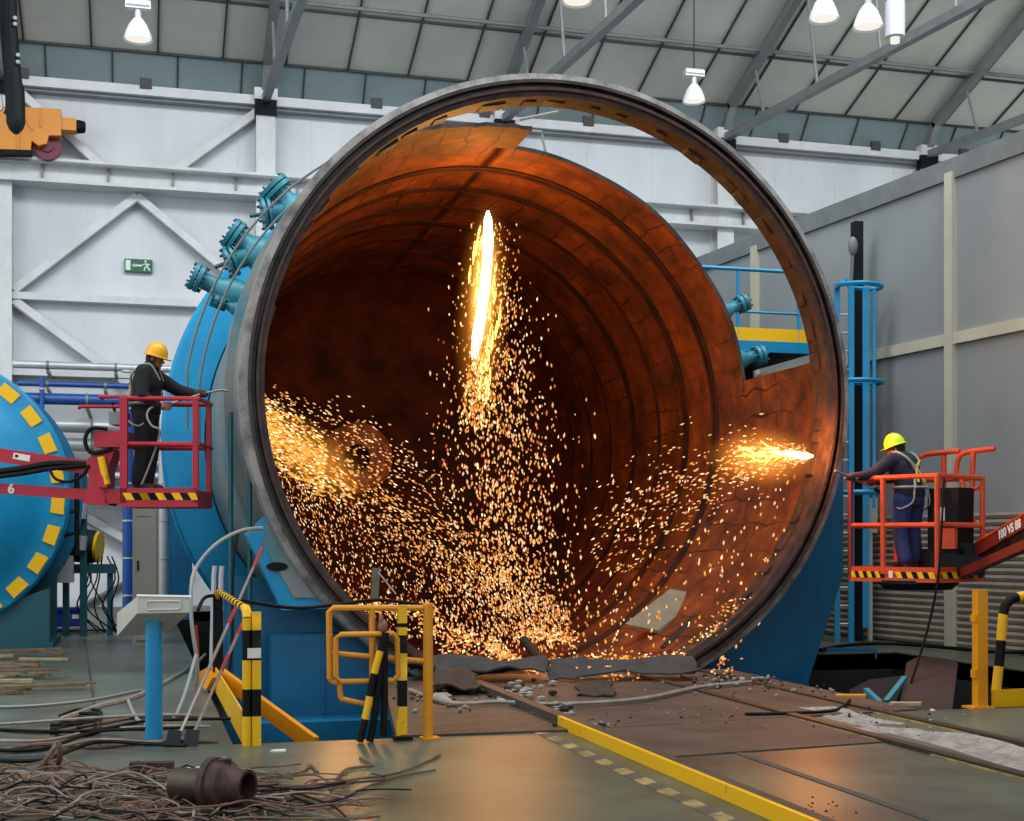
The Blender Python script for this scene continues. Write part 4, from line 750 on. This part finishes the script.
lamp(694, 96, 30, 'small bell lamp hanging on a long stem right of the ring top'); lamp(895, 20, 24, 'white cylinder lamp right of the paired bell lamps', False); lamp(577, -5, 23, 'bell lamp cut by the top edge above the ring')

ex = thing('exit_sign', 'green emergency exit sign with running figure on the back wall', 'sign', onY(138, 272, 36.9))
T = frame(onY(138.5, 265.5, 36.86), (1, 0, 0)); b = MB('green', T); b.bx(-.35, .35, 0, .1, -.165, .165); b.build('sign_body', ex)
b = MB('mint', T); b.bx(-.32, -.20, -.008, 0, -.13, .13); b.build('sign_panel', ex)
b = MB('mint', T); b.bx(-.13, .09, -.008, 0, -.022, .022); b.prism([(-.17, -.008, 0), (-.10, -.008, .055), (-.10, -.008, -.055)], (0, .008, 0)); b.build('arrow', ex)
b = MB('mint', T); b.cyl((.175, -.008, .115), (.175, 0, .115), .028, 12)
for p, q, wd in (((.19, .075), (.22, -.02), .06), ((.19, .07), (.10, .02), .025), ((.2, .07), (.28, .03), .025), ((.215, -.02), (.15, -.06), .035), ((.15, -.06), (.15, -.13), .03), ((.22, -.02), (.29, -.12), .035)): b.beam((p[0], -.004, p[1]), (q[0], -.004, q[1]), wd, .008, (0, 1, 0))
b.build('running_figure', ex)
# ------------------------------------------------------------------ posts, barriers and gate around the pit
YG = 11.1
def gp(px, py): return onY(px, py, YG)
def striped(mb, pts, r, seg, n=10, mats=('yellow', 'black'), i0=0):
    pts = [Vector(p) for p in pts]; L = [0]
    for a, c in zip(pts, pts[1:]): L.append(L[-1] + (c - a).length)
    def at(s):
        for i in range(len(pts) - 1):
            if s <= L[i+1] or i == len(pts) - 2: return pts[i].lerp(pts[i+1], min(1, max(0, (s - L[i]) / max(1e-6, L[i+1] - L[i]))))
    N = max(1, round(L[-1] / seg))
    for i in range(N):
        s0, s1 = L[-1]*i/N, L[-1]*(i+1)/N; mb.m(mats[(i + i0) % 2]); mb.tube([at(s0)] + [pts[j] for j in range(len(pts)) if s0 + 1e-4 < L[j] < s1 - 1e-4] + [at(s1)], r, n)
post = thing('bollard', 'orange yellow round post on a base plate in front of the ring', 'post', (gp(428, 738).x, YG, 0))
q = gp(428, 738); b = MB('orange'); b.tube([(q.x, YG, .0), (q.x, YG, gp(428, 604).z), (q.x, YG, gp(428, 603).z)], [.042, .042, .036], 16); b.build('tube', post)
b = MB('orange'); b.bx(q.x - .06, q.x + .09, YG - .07, YG + .07, 0, .015); b.build('base_plate', post)
gate = thing('barrier_gate', 'yellow tubular swing gate hanging over the pit left of the orange post', 'gate', (gp(375, 690).x, YG, gp(375, 700).z))
b = MB('orange'); b.tube([gp(330, 679), gp(329, 612), gp(333, 608), gp(423, 608)], .026, 10); b.tube([gp(372, 608), gp(373, 706)], .028, 10); b.tube([gp(329, 653), gp(424, 661)], .022, 10); b.tube(spline([gp(330, 679), gp(333, 682), gp(339, 684), gp(341, 697), gp(346, 700), gp(376, 706)], 4), .022, 10); b.build('gate_frame', gate)
b = MB('orange'); lp = [gp(340, 634), gp(392, 633), gp(396, 638), gp(397, 674), gp(392, 680), gp(340, 681), gp(335, 676), gp(335, 638)]; b.tube([p + Vector((0, -.05, 0)) for p in lp], .022, 10, True); b.build('gate_loop', gate)
b = MB(['yellow', 'black', 'orange']); q = gp(402, 738)
for i, (a, c) in enumerate(((605, 623), (623, 627), (627, 635), (635, 653), (653, 680), (680, 706), (706, 734))): b.m(('yellow', 'black')[i % 2]); b.bx(q.x - .036, q.x + .036, YG - .04, YG + .03, gp(402, c).z, gp(402, a).z)
b.m('black'); b.bx(q.x - .07, q.x + .08, YG - .06, YG + .05, 0, .03); b.m('yellow'); b.bx(q.x - .05, q.x - .02, YG - .045, YG, .04, .16)
solo('striped_post', b, 'square yellow and black striped post left of the orange post', 'post')
for i, (pts, mats, lab) in enumerate((([(384, 632), (383, 660), (383, 700), (382, 735)], ('black', 'black'), 'thick black hose hanging over the yellow gate, nearest the striped post'), ([(380, 640), (376, 690), (371, 725), (368, 740)], ('black', 'hoseblk'), 'middle black hose hanging over the yellow gate'), ([(378, 650), (372, 672), (366, 702), (358, 740)], ('yellow', 'black'), 'yellow and black taped hose hanging over the gate'))):
    b = MB('black'); striped(b, spline([gp(*p) + Vector((0, -.07 - .02 * i, 0)) for p in pts], 5), .03, .17, 10, mats); solo('hose', b, lab, 'hose')
b = MB('skin'); b.ball(gp(382, 626) + Vector((0, -.05, 0)), (.04, .04, .06)); b.ball(gp(380, 619) + Vector((0, -.05, 0)), (.02, .03, .05)); solo('hose_coupling', b, 'reddish coupling at the top of the black hoses on the gate', 'coupling')

XB = .80
bar = thing('safety_barrier', 'yellow and black striped safety barrier along the left edge of the pit', 'barrier', (XB, 11.1, 0))
fx = onY(247, 740, 11.1).x; z0 = onY(250, 612, 11.1).z
zs_ = [onY(250, v, 11.1).z for v in (744, 716, 689, 660, 630, 612)]; zs_[0] = 0
b = MB(['yellow', 'black'])
for i in range(5): b.m(('yellow', 'black')[i % 2]); b.cyl((fx, 11.1, zs_[i]), (fx, 11.1, zs_[i + 1] if i < 4 else z0 - .05), .038, 14)
b.m('yellow'); b.tube([(fx, 11.1, z0 - .05), (fx, 11.12, z0 - .01), (fx, 11.2, z0 + .02), (fx, 11.25, z0 + .02)], .038, 12); b.build('front_post', bar)
b = MB(['yellow', 'black'])
for i in range(5): b.m(('yellow', 'black')[i % 2]); b.bx(fx + .038, fx + .108, 11.06, 11.13, zs_[i], zs_[i + 1])
b.build('front_post', bar)
b = MB(['paper', 'black']); b.bx(fx + .0, fx + .106, 11.05, 11.058, .70, .78); b.build('paper_label', bar)
b = MB('yellow'); striped(b, [(fx, 11.25, z0 + .02), (fx - .0, 15.2, z0 + .03), (fx - .0, 15.35, z0 - .05)], .034, .2, 10); b.build('top_rail', bar)
b = MB('black'); b.bx(fx - .05, fx + .05, 15.3, 15.4, 0, z0); b.build('rear_post', bar)
b = MB('yellow'); b.prism([(fx - .03, 11.1, .0), (fx - .03, 15.4, .0), (fx - .03, 15.4, .26), (fx - .03, 11.1, .26)], (.015, 0, 0)); b.build('toe_board', bar)
b = MB('orange'); b.beam(P(222, 676, 14.4), P(316, 746, 12.0), .05, .16); solo('orange_plate', b, 'orange steel strip sloping down into the pit behind the striped barrier', 'steel strip')
b = MB('orange'); b.prism([P(199, 672, 15.0), P(206, 668, 15.0), P(212, 678, 14.8), P(206, 690, 14.8), P(200, 685, 15.0)], (.1, .1, 0)); solo('orange_bracket', b, 'small orange bracket at the far foot of the striped barrier', 'bracket')
for px, lab in ((214, 'pale pipe upright behind the barrier, left one of two'), (221, 'pale pipe upright behind the barrier, right one of two')):
    b = MB('silver'); b.tube([P(px - 3, 690, 15.4), P(px, 575, 15.4), P(px + 1, 566, 15.4)], .028, 8); solo('upright_pipe', b, lab, 'pipe')

rp_ = thing('bollard', 'orange yellow square post at the right edge of the pit', 'post', G(980, 708))
q = G(980, 708); b = MB('orange'); b.bx(q.x - .055, q.x + .055, q.y - .05, q.y + .05, 0, P(980, 590, 13.4).z); b.bx(q.x - .08, q.x - .05, q.y - .04, q.y + .04, .3, .38); b.bx(q.x - .08, q.x - .05, q.y - .04, q.y + .04, .85, .92); b.build('tube', rp_)
b = MB('orange'); b.bx(q.x - .14, q.x + .1, q.y - .1, q.y + .1, 0, .02); b.build('base_plate', rp_)
YR = 11.85
bar2 = thing('safety_barrier', 'yellow and black bent tube barrier at the right edge of the photo', 'barrier', onY(1000, 706, YR))
b = MB('yellow'); r_ = [onY(996, 692, YR), onY(1000, 655, YR), onY(1003, 616, YR), onY(1005, 606, YR), onY(1011, 599, YR), onY(1022, 596, YR)]; z_ = r_[-1]
striped(b, r_ + [z_ + Vector((2.2, 0, 0)), z_ + Vector((2.3, 0, -.1)), z_ + Vector((2.3, 0, -1.05))], .048, .26, 12, i0=0); b.build('tube', bar2)
a = onY(989, 706, YR); b = MB('yellow'); b.prism([(a.x, YR - .06, 0.0), (a.x + 2.5, YR - .06, 0.0), (a.x + 2.5, YR - .06, .2), (a.x, YR - .06, .17)], (0, .02, 0)); b.build('toe_board', bar2)

# ------------------------------------------------------------------ control stand, rods
q = G(154, 745); st = thing('control_desk', 'white slanted control desk on a bright blue post', 'control desk', q)
b = MB('blue'); b.cyl(q, Vector((q.x, q.y, P(154, 618, 10.96).z)), .069, 20); b.build('post', st)
b = MB('bluedk'); b.cyl(q, q + Vector((0, 0, .025)), .08, 20); b.build('post_foot', st)
f = [P(138, 596, 10.75), P(190, 597, 10.75), P(189, 612.5, 10.75), P(137, 613.5, 10.75)]; bk_ = [P(117, 613, 11.25), P(168, 613, 11.25), P(167, 634, 11.25), P(117, 636, 11.25)]
b = MB('offwhite'); b.hexa(f + bk_); dk = b.build('desk_box', st, smooth=False)
b = MB('white'); ff = lambda s, t: f[0].lerp(f[1], s).lerp(f[3].lerp(f[2], s), t) - FW * .006
fr = [ff(.2, .28), ff(.8, .26), ff(.83, .35), ff(.83, .68), ff(.8, .78), ff(.2, .8), ff(.17, .7), ff(.17, .36)]; b.tube(fr, .006, 6, True); b.build('panel_outline', dk)
b = MB('white'); b.prism([f[0] - FW * .01 - RT * .01, f[1] - FW * .01 + RT * .01, f[1] + Vector((0, 0, .012)) + RT * .01, f[0] + Vector((0, 0, .012)) - RT * .01], FW * .02); b.build('top_rim', dk)
for i, (p0, p1_, lab) in enumerate((((176, 742, 11.2), (262, 548, 14.2), 'long steel rod with red end leaning on the vessel, upper one'), ((190, 741, 11.25), (243, 622, 13.4), 'shorter steel rod leaning beside the long rod with red end'))):
    a, c = P(*p0), P(*p1_); b = MB(['chrome', 'hosered']); b.cyl(a, a.lerp(c, .55), .016, 8); b.m('hosered'); b.cyl(a.lerp(c, .55), a.lerp(c, .68), .02, 8); b.m('chrome'); b.cyl(a.lerp(c, .68), a.lerp(c, .88), .016, 8); b.m('hosered'); b.cyl(a.lerp(c, .88), c, .02, 8); solo('lance_rod', b, lab, 'rod')
q = G(182, 746); b = MB('royal'); b.m('dkmachine')
for dx_ in (-.07, .07): b.prism([(q.x + dx_ - .07, q.y - .06, 0), (q.x + dx_ + .05, q.y - .06, 0), (q.x + dx_ + .07, q.y + .04, .10), (q.x + dx_ - .03, q.y + .04, .12), ], (0.0, .03, .01))
b.bx(q.x - .14, q.x + .12, q.y, q.y + .1, 0, .04); solo('rod_foot', b, 'dark blue wedge shoe at the foot of the leaning rods', 'shoe')

# ------------------------------------------------------------------ cables and hoses
def cable(pts, r, mtl, label, cat='cable', group=None, k=7, name='cable'):
    b = MB(mtl); b.tube(spline(pts, k), r, 6); return solo(name, b, label, cat, group)
def gz(px, py, z=.015): return G(px, py, z)
cable([P(262, 528, 15.8), P(240, 531, 15.4), P(215, 545, 15.0), P(196, 568, 14.8), P(191, 590, 14.6), P(192, 625, 14.5), P(197, 660, 14.5), P(197, 683, 14.6)], .021, 'hosegrey', 'pale hose arching from the vessel down to the striped barrier', 'hose', name='hose')
cable([P(196, 625, 14.6), P(198, 655, 14.6), P(196, 684, 14.7), G(197, 694, .016)], .016, 'hosered', 'thin red hose hanging beside the pale hose at the barrier', 'hose', name='hose')
cable([P(198, 610, 14.6), P(206, 597, 14.9), P(225, 597, 15), P(262, 604, 15.2), P(300, 608, 15.6), P(340, 604, 16.0), P(380, 600, 16.2), P(430, 606, 16.4)], .02, 'hoseblk', 'black cable running from the striped barrier across to the ring')
cable([P(238, 530, 16), P(233, 570, 15.9), P(232, 640, 15.8), P(226, 700, 15.6)], .018, 'hoseblk', 'thin black cable dropping behind the leaning rods')
cable([gz(-20, 707, .02), gz(30, 706), gz(90, 700), gz(140, 690)], .016, 'hosegrey', 'white cable lying straight across the floor at left', 'cable')
cable([gz(196, 655, .5), gz(186, 690, .2), gz(176, 715), gz(165, 723), gz(140, 722), gz(128, 700)], .018, 'hosegrey', 'grey hose curling on the floor behind the blue post', 'hose', name='hose')
cable([gz(60, 720), gz(100, 706), (gz(140, 695)), gz(190, 668), gz(205, 655)], .028, 'wiregrey', 'grey cable bending from the left floor towards the barrier')
for i in range(9):
    y0 = 728 + i * 4.0 + random.uniform(-2, 2); pts = [gz(-30, y0 + random.uniform(-6, 6)), gz(40, y0 + random.uniform(-8, 6)), gz(95, y0 - 6 + random.uniform(-10, 6)), gz(150, y0 - 10 + random.uniform(-6, 4)), gz(205 + random.uniform(-20, 50), y0 - 14 + random.uniform(-4, 4))]
    pts = [Vector((p.x, p.y, .015 + .02 * (i % 3))) for p in pts]; cable(pts, .016, ('wirebrown', 'wiregrey', 'hoseblk')[i % 3], 'loose dull cable in the bundle lying left of the blue post', 'cable', 'loose cables left of the blue post')
for i in range(4): y0 = 716 + i * 4; cable([gz(60, y0), gz(78, y0 - 6), gz(100, y0 - 5), gz(92, y0 + 6), gz(50, y0 + 9)], .016, 'hoseblk', 'dark cable loop coiled on the floor beyond the cable bundle', 'cable', 'coiled dark cable loops on the floor')
cable([gz(410, 690, .05), gz(450, 703, .05), gz(500, 702, .06), gz(560, 704, .05), gz(640, 699, .05), gz(700, 687, .05), gz(750, 682, .05)], .025, 'wiregrey', 'grey cable snaking across the brown deck in front of the ring')
cable([gz(745, 714, .03), gz(790, 713, .03), gz(835, 710, .03), gz(850, 700, .05)], .016, 'hoseblk', 'thin black cable crossing the rails on the right')
cable([gz(820, 650, .05), gz(850, 645, .05), gz(900, 644, .05), gz(1000, 652, .05), gz(1040, 650, .05)], .03, 'hoseblk', 'black cable lying beyond the right side of the pit')
# wire tangle in the foreground
b = MB(['wirebrown', 'wiregrey', 'hoseblk'])
for i in range(260):
    b.m(random.choices(['wirebrown', 'wiregrey', 'hoseblk'], (6, 3, 2))[0]); px = random.uniform(-30, 250) if i < 200 else random.uniform(150, 330); py = random.uniform(778, 832); L = random.uniform(30, 120); hgt = .02 + .16 * random.random() * max(0, 1 - abs(px - 70) / 170)
    p0 = G(px, py); dirn = RT * random.uniform(.5, 1) * random.choice((-1, 1)) + FW * random.uniform(-.5, .5); pts = []; p = Vector(p0)
    for s in range(6): pts.append(Vector((p.x, p.y, max(.012, hgt * (1 - abs(s - 2.5) / 4) + random.uniform(0, .05))))); p = p + dirn * L * .006 * .33; dirn = (dirn + RT * random.uniform(-.8, .8) + FW * random.uniform(-.8, .8)).normalized()
    b.tube(spline(pts, 4), random.uniform(.004, .0085), 5)
for px0, py0, px1, py1 in ((35, 775, 58, 742), (58, 742, 57, 770), (48, 760, 60, 790), (30, 790, 52, 755)): b.m('wirebrown'); b.tube(spline([P(px0, py0, 9.2), P((px0+px1)/2 + 3, (py0+py1)/2 - 4, 9.2), P(px1, py1, 9.3)], 5), .018, 6)
for i in range(30): b.m('wirebrown'); b.ball(P(random.uniform(20, 95), random.uniform(775, 815), 8.9), (random.uniform(.03, .09), .06, random.uniform(.02, .05)), 8)
solo('wire_tangle', b, 'tangled heap of rusty wire on the floor at lower left', 'wire', None, 'stuff')
for i, pts in enumerate((((250, 800), (300, 790), (350, 780), (400, 772), (440, 755)), ((260, 778), (300, 772), (310, 765), (318, 772)), ((240, 812), (330, 800), (390, 778), (435, 770)), ((330, 790), (345, 770), (372, 765), (360, 758)))):
    cable([gz(*p) for p in pts], .010, 'wirebrown', ('long rusty wire trailing right from the pipe fitting towards the posts', 'short bent wire just above the pipe fitting', 'lower long rusty wire trailing right from the pipe fitting', 'hooked wire end on the bare floor right of the tangle')[i], 'wire', name='wire')
# pipe fitting
q = G(196, 813); q.z = .165; d = (RT * .93 - FW * .36).normalized(); d = Vector((d.x, d.y, 0)).normalized()
ft = thing('pipe_fitting', 'rusty flanged pipe fitting lying on the wire tangle at lower left', 'pipe fitting', (q.x, q.y, 0))
b = MB('fittingn'); b.lathe([(.001, -.14), (.10, -.14), (.10, .12), (.085, .14)], q, axis=d, n=28); b.build('barrel', ft)
b = MB('fitting'); b.lathe([(.085, .1), (.165, .1), (.165, .14), (.15, .145), (.15, .22), (.12, .25), (.105, .3), (.105, .36), (.085, .36), (.085, .2), (.001, .2)], q + Vector((0, 0, .01)), axis=d, n=32); fl_ = b.build('flange_body', ft)
for i in range(8):
    a = i * math.pi / 4; u = Vector((0, 0, 1)); v = d.cross(u); z = q + (u * math.cos(a) + v * math.sin(a)) * .137; b = MB('fitting'); b.cyl(z + d * .085, z + d * .16, .014, 6); b.build('bolt', fl_)
b = MB('fitting'); z = q + d * .2 + Vector((0, 0, .15)); b.cyl(z - Vector((0, 0, .04)), z + Vector((0, 0, .02)), .04, 14); b.build('side_port', ft)
# brick, tape, small scraps
q = G(152, 772); b = MB('fitting'); b.box(q + Vector((0, .0, .035)), (.30, .1, .07), Matrix.Rotation(-A + .12, 3, 'Z')); solo('wooden_block', b, 'small brown wooden block on the floor behind the wire tangle', 'block')
q = G(190, 769); b = MB(['paper', 'hosered']); R_ = Matrix.Rotation(-A + .25, 3, 'Z')
for i in range(4): b.m(('paper', 'hosered')[i % 2]); b.box(q + R_ @ Vector((-.15 + i * .09, 0, .006)), (.09, .05, .01), R_)
solo('barrier_tape', b, 'strip of red and white tape beside the wooden block', 'tape')
for i in range(22):
    px = random.uniform(-25, 55); py = 656 + i * 2.0 + random.uniform(-5, 5); q = G(px, py); L = random.uniform(.4, 1.2); b = MB(('wood', 'woodpale', 'wirebrown')[i % 3]); a = -A + random.uniform(-.7, .6); b.box(q + Vector((0, 0, .02 + .03 * (i % 4))), (L, random.uniform(.04, .1), .03), Matrix.Rotation(a, 3, 'Z')); solo('wood_strip', b, 'split wooden strip in the loose pile at the left edge', 'wood strip', 'split wood strips on the floor')
for px, py, s, lab in ((82, 685, .09, 'small pale scrap on the floor left of the blue post'), (270, 752, .12, 'thin pale scrap on the floor in front of the striped barrier'), (755, 703, .16, 'white strip lying between the rails'), (930, 711, .05, 'white crumb near the right orange post')):
    q = G(px, py); b = MB('paper'); b.prism([q, q + RT * s, q + RT * s * .9 + FW * .08, q + RT * .02 + FW * .06], (0, 0, .012)); solo('scrap', b, lab, 'scrap')
# ------------------------------------------------------------------ mats, rubble, powder by the mouth
def sheet(name, c4, n, amp, mtl, label, cat, th=.02, base=.0, kind=None):
    c4 = [Vector(c) for c in c4]; b = MB(mtl); vs = []; fs = []; ph = random.uniform(0, 9)
    for i in range(n + 1):
        for j in range(n + 1):
            s, t = i / n, j / n; p = c4[0].lerp(c4[1], s).lerp(c4[3].lerp(c4[2], s), t); ed = min(s, 1 - s, t, 1 - t)
            p = p + Vector((math.sin(ph + 9*t) * .03, math.sin(ph + 11*s) * .04, amp * (.5 + .5 * math.sin(ph + 5.1*s + 2*t) * math.cos(ph * 2 + 6*t - 3*s) + random.uniform(-.12, .12)) * (1 if kind is None else min(1, ed * 5)))); vs.append(p)
    N = len(vs); vs2 = [p - Vector((0, 0, th)) for p in vs]; k = n + 1
    for i in range(n):
        for j in range(n): q = (i*k+j, (i+1)*k+j, (i+1)*k+j+1, i*k+j+1); fs.append(q); fs.append(tuple(N + x for x in q[::-1]))
    for i in range(n):
        for a, c in ((i*k, (i+1)*k), (i*k+n, (i+1)*k+n), (i, i+1), (n*k+i, n*k+i+1)): fs.append((a, c, N + c, N + a))
    b.add(vs + vs2, fs); return solo(name, b, label, cat, None, kind)
sheet('fire_blanket', [gz(405, 676, .08), gz(548, 676, .10), gz(540, 664, .16), gz(412, 662, .18)], 12, .16, 'mat_', 'crumpled grey sheet at the ring lip right of the orange post', 'sheet')
sheet('fire_blanket', [gz(548, 680, .05), gz(700, 677, .06), gz(692, 664, .16), gz(552, 668, .14)], 14, .13, 'mat_', 'crumpled dark sheet along the centre of the ring lip', 'sheet')
sheet('rubber_mat', [gz(432, 692, .06), gz(478, 692, .06), gz(474, 672, .12), gz(434, 672, .12)], 10, .10, 'slag', 'rounded dark lump of matting on the deck left of the kerb end', 'mat')
sheet('rubber_mat', [gz(578, 695, .03), gz(614, 696, .03), gz(610, 682, .03), gz(575, 682, .03)], 6, .03, 'slag', 'flat dark mat on the deck right of the kerb end', 'mat')
b = MB('dkmachine'); b.tube([P(524, 640, 17.3), P(532, 650, 17.0), P(546, 668, 16.4)], .06, 10); solo('steel_tube', b, 'short blue grey tube leaning on the ring lip among the sparks', 'tube')
b = MB('greenplate'); b.beam(P(374, 602, 17.6), P(376, 568, 17.6), .1, .06); solo('steel_bar', b, 'pale upright bar inside the mouth above the yellow gate', 'bar')
b = MB('chrome'); b.tube([P(378, 572, 17.5), P(396, 594, 17.4)], .012, 6); solo('steel_rod', b, 'thin rod slanting beside the pale upright bar', 'rod')
b = MB(['slag', 'wiregrey', 'powder'])
def lumps(px, py, sx, sy, n, r):
    for i in range(n): q = G(g(px, sx), g(py, sy), .03); s = random.uniform(.3, 1) * r; b.m(random.choice(['slag', 'wiregrey', 'powder', 'slag'])); b.ball(q + Vector((0, 0, s * .3)), (s, s * random.uniform(.6, 1.2), s * .6), 6)
lumps(512, 692, 16, 5, 70, .06); lumps(557, 713, 9, 4, 45, .05); lumps(590, 724, 22, 3, 26, .025); lumps(440, 700, 25, 6, 40, .035); lumps(735, 680, 22, 3, 60, .04); lumps(790, 690, 22, 4, 22, .03); lumps(700, 682, 30, 4, 22, .03); lumps(880, 720, 45, 9, 40, .02); lumps(690, 715, 50, 9, 36, .018); lumps(815, 812, 14, 6, 40, .012)
solo('rubble', b, 'scattered slag rubble and chips on the deck in front of the ring', 'rubble', None, 'stuff')
sheet('powder_heap', [(6.0, 7.4, .0), (6.68, 7.8, .0), (6.62, 10.4, .0), (6.2, 11.0, .0)], 30, .06, 'powder', 'pale powder spilled between the two rails at right', 'powder', .004, kind='stuff')
sheet('powder_heap', [(6.1, 10.9, .004), (6.6, 10.9, .004), (6.55, 12.3, .004), (6.2, 12.3, .004)], 16, .035, 'powder', 'thin pale powder trailing towards the ring between the rails', 'powder', .004, kind='stuff')
sheet('powder_heap', [gz(425, 702, .03), gz(452, 700, .03), gz(448, 693, .03), gz(425, 694, .03)], 10, .05, 'powder', 'whitish powder on the deck just right of the orange post', 'powder', .004, kind='stuff')
sheet('powder_heap', [gz(840, 732, .0), gz(925, 735, .0), gz(920, 728, .0), gz(860, 727, .0)], 10, .012, 'powder', 'faint whitish dust right of the far rail', 'powder', .002, kind='stuff')
# ------------------------------------------------------------------ things down in the right part of the pit
b = MB('bluedk'); a, c = G(806, 652, 0), G(876, 652, 0); b.beam(a + Vector((0, 0, -.02)), c + Vector((0, 0, -.02)), .1, .16); solo('steel_channel', b, 'blue steel channel lying along the far edge of the pit', 'beam')
for p0, p1_, lab in (((905, 678, 16.2), (886, 702, 15.6), 'thin blue bar standing slanted in the pit at right'), ((866, 690, 15.6), (880, 703, 15.2), 'short blue bar sticking out of the pit beside the dark sheet')): b = MB('teal'); b.beam(P(*p0), P(*p1_), .06, .05); solo('blue_bar', b, lab, 'bar')
b = MB('pitrust'); b.prism([P(908, 664, 17.2), P(922, 657, 17.4), P(958, 664, 17.0), P(952, 712, 15.9), P(900, 712, 15.9)], (.0, .03, .02)); solo('pit_plate', b, 'dark brown steel plate standing in the pit near the right orange post', 'plate')
b = MB('dkmachine'); b.prism([P(852, 690, 16.6), P(872, 680, 16.6), P(905, 676, 16.6), P(893, 712, 15.8), P(850, 710, 15.8)], (0, .06, 0)); solo('dark_sheet', b, 'dark grey sheet leaning in the pit behind the blue bars', 'sheet')
for px, py, lab in ((850, 698, 'orange wooden offcut on the pit edge right of the vessel'), (905, 706, 'pale yellow offcut on the pit edge in front of the brown plate')): q = G(px, py, .0); b = MB(('orange', 'woodpale')[px > 880]); b.prism([q - RT * .16, q + RT * .16, q + RT * .2 + FW * .12, q - RT * .1 + FW * .14], (0, 0, .03)); solo('offcut', b, lab, 'offcut')
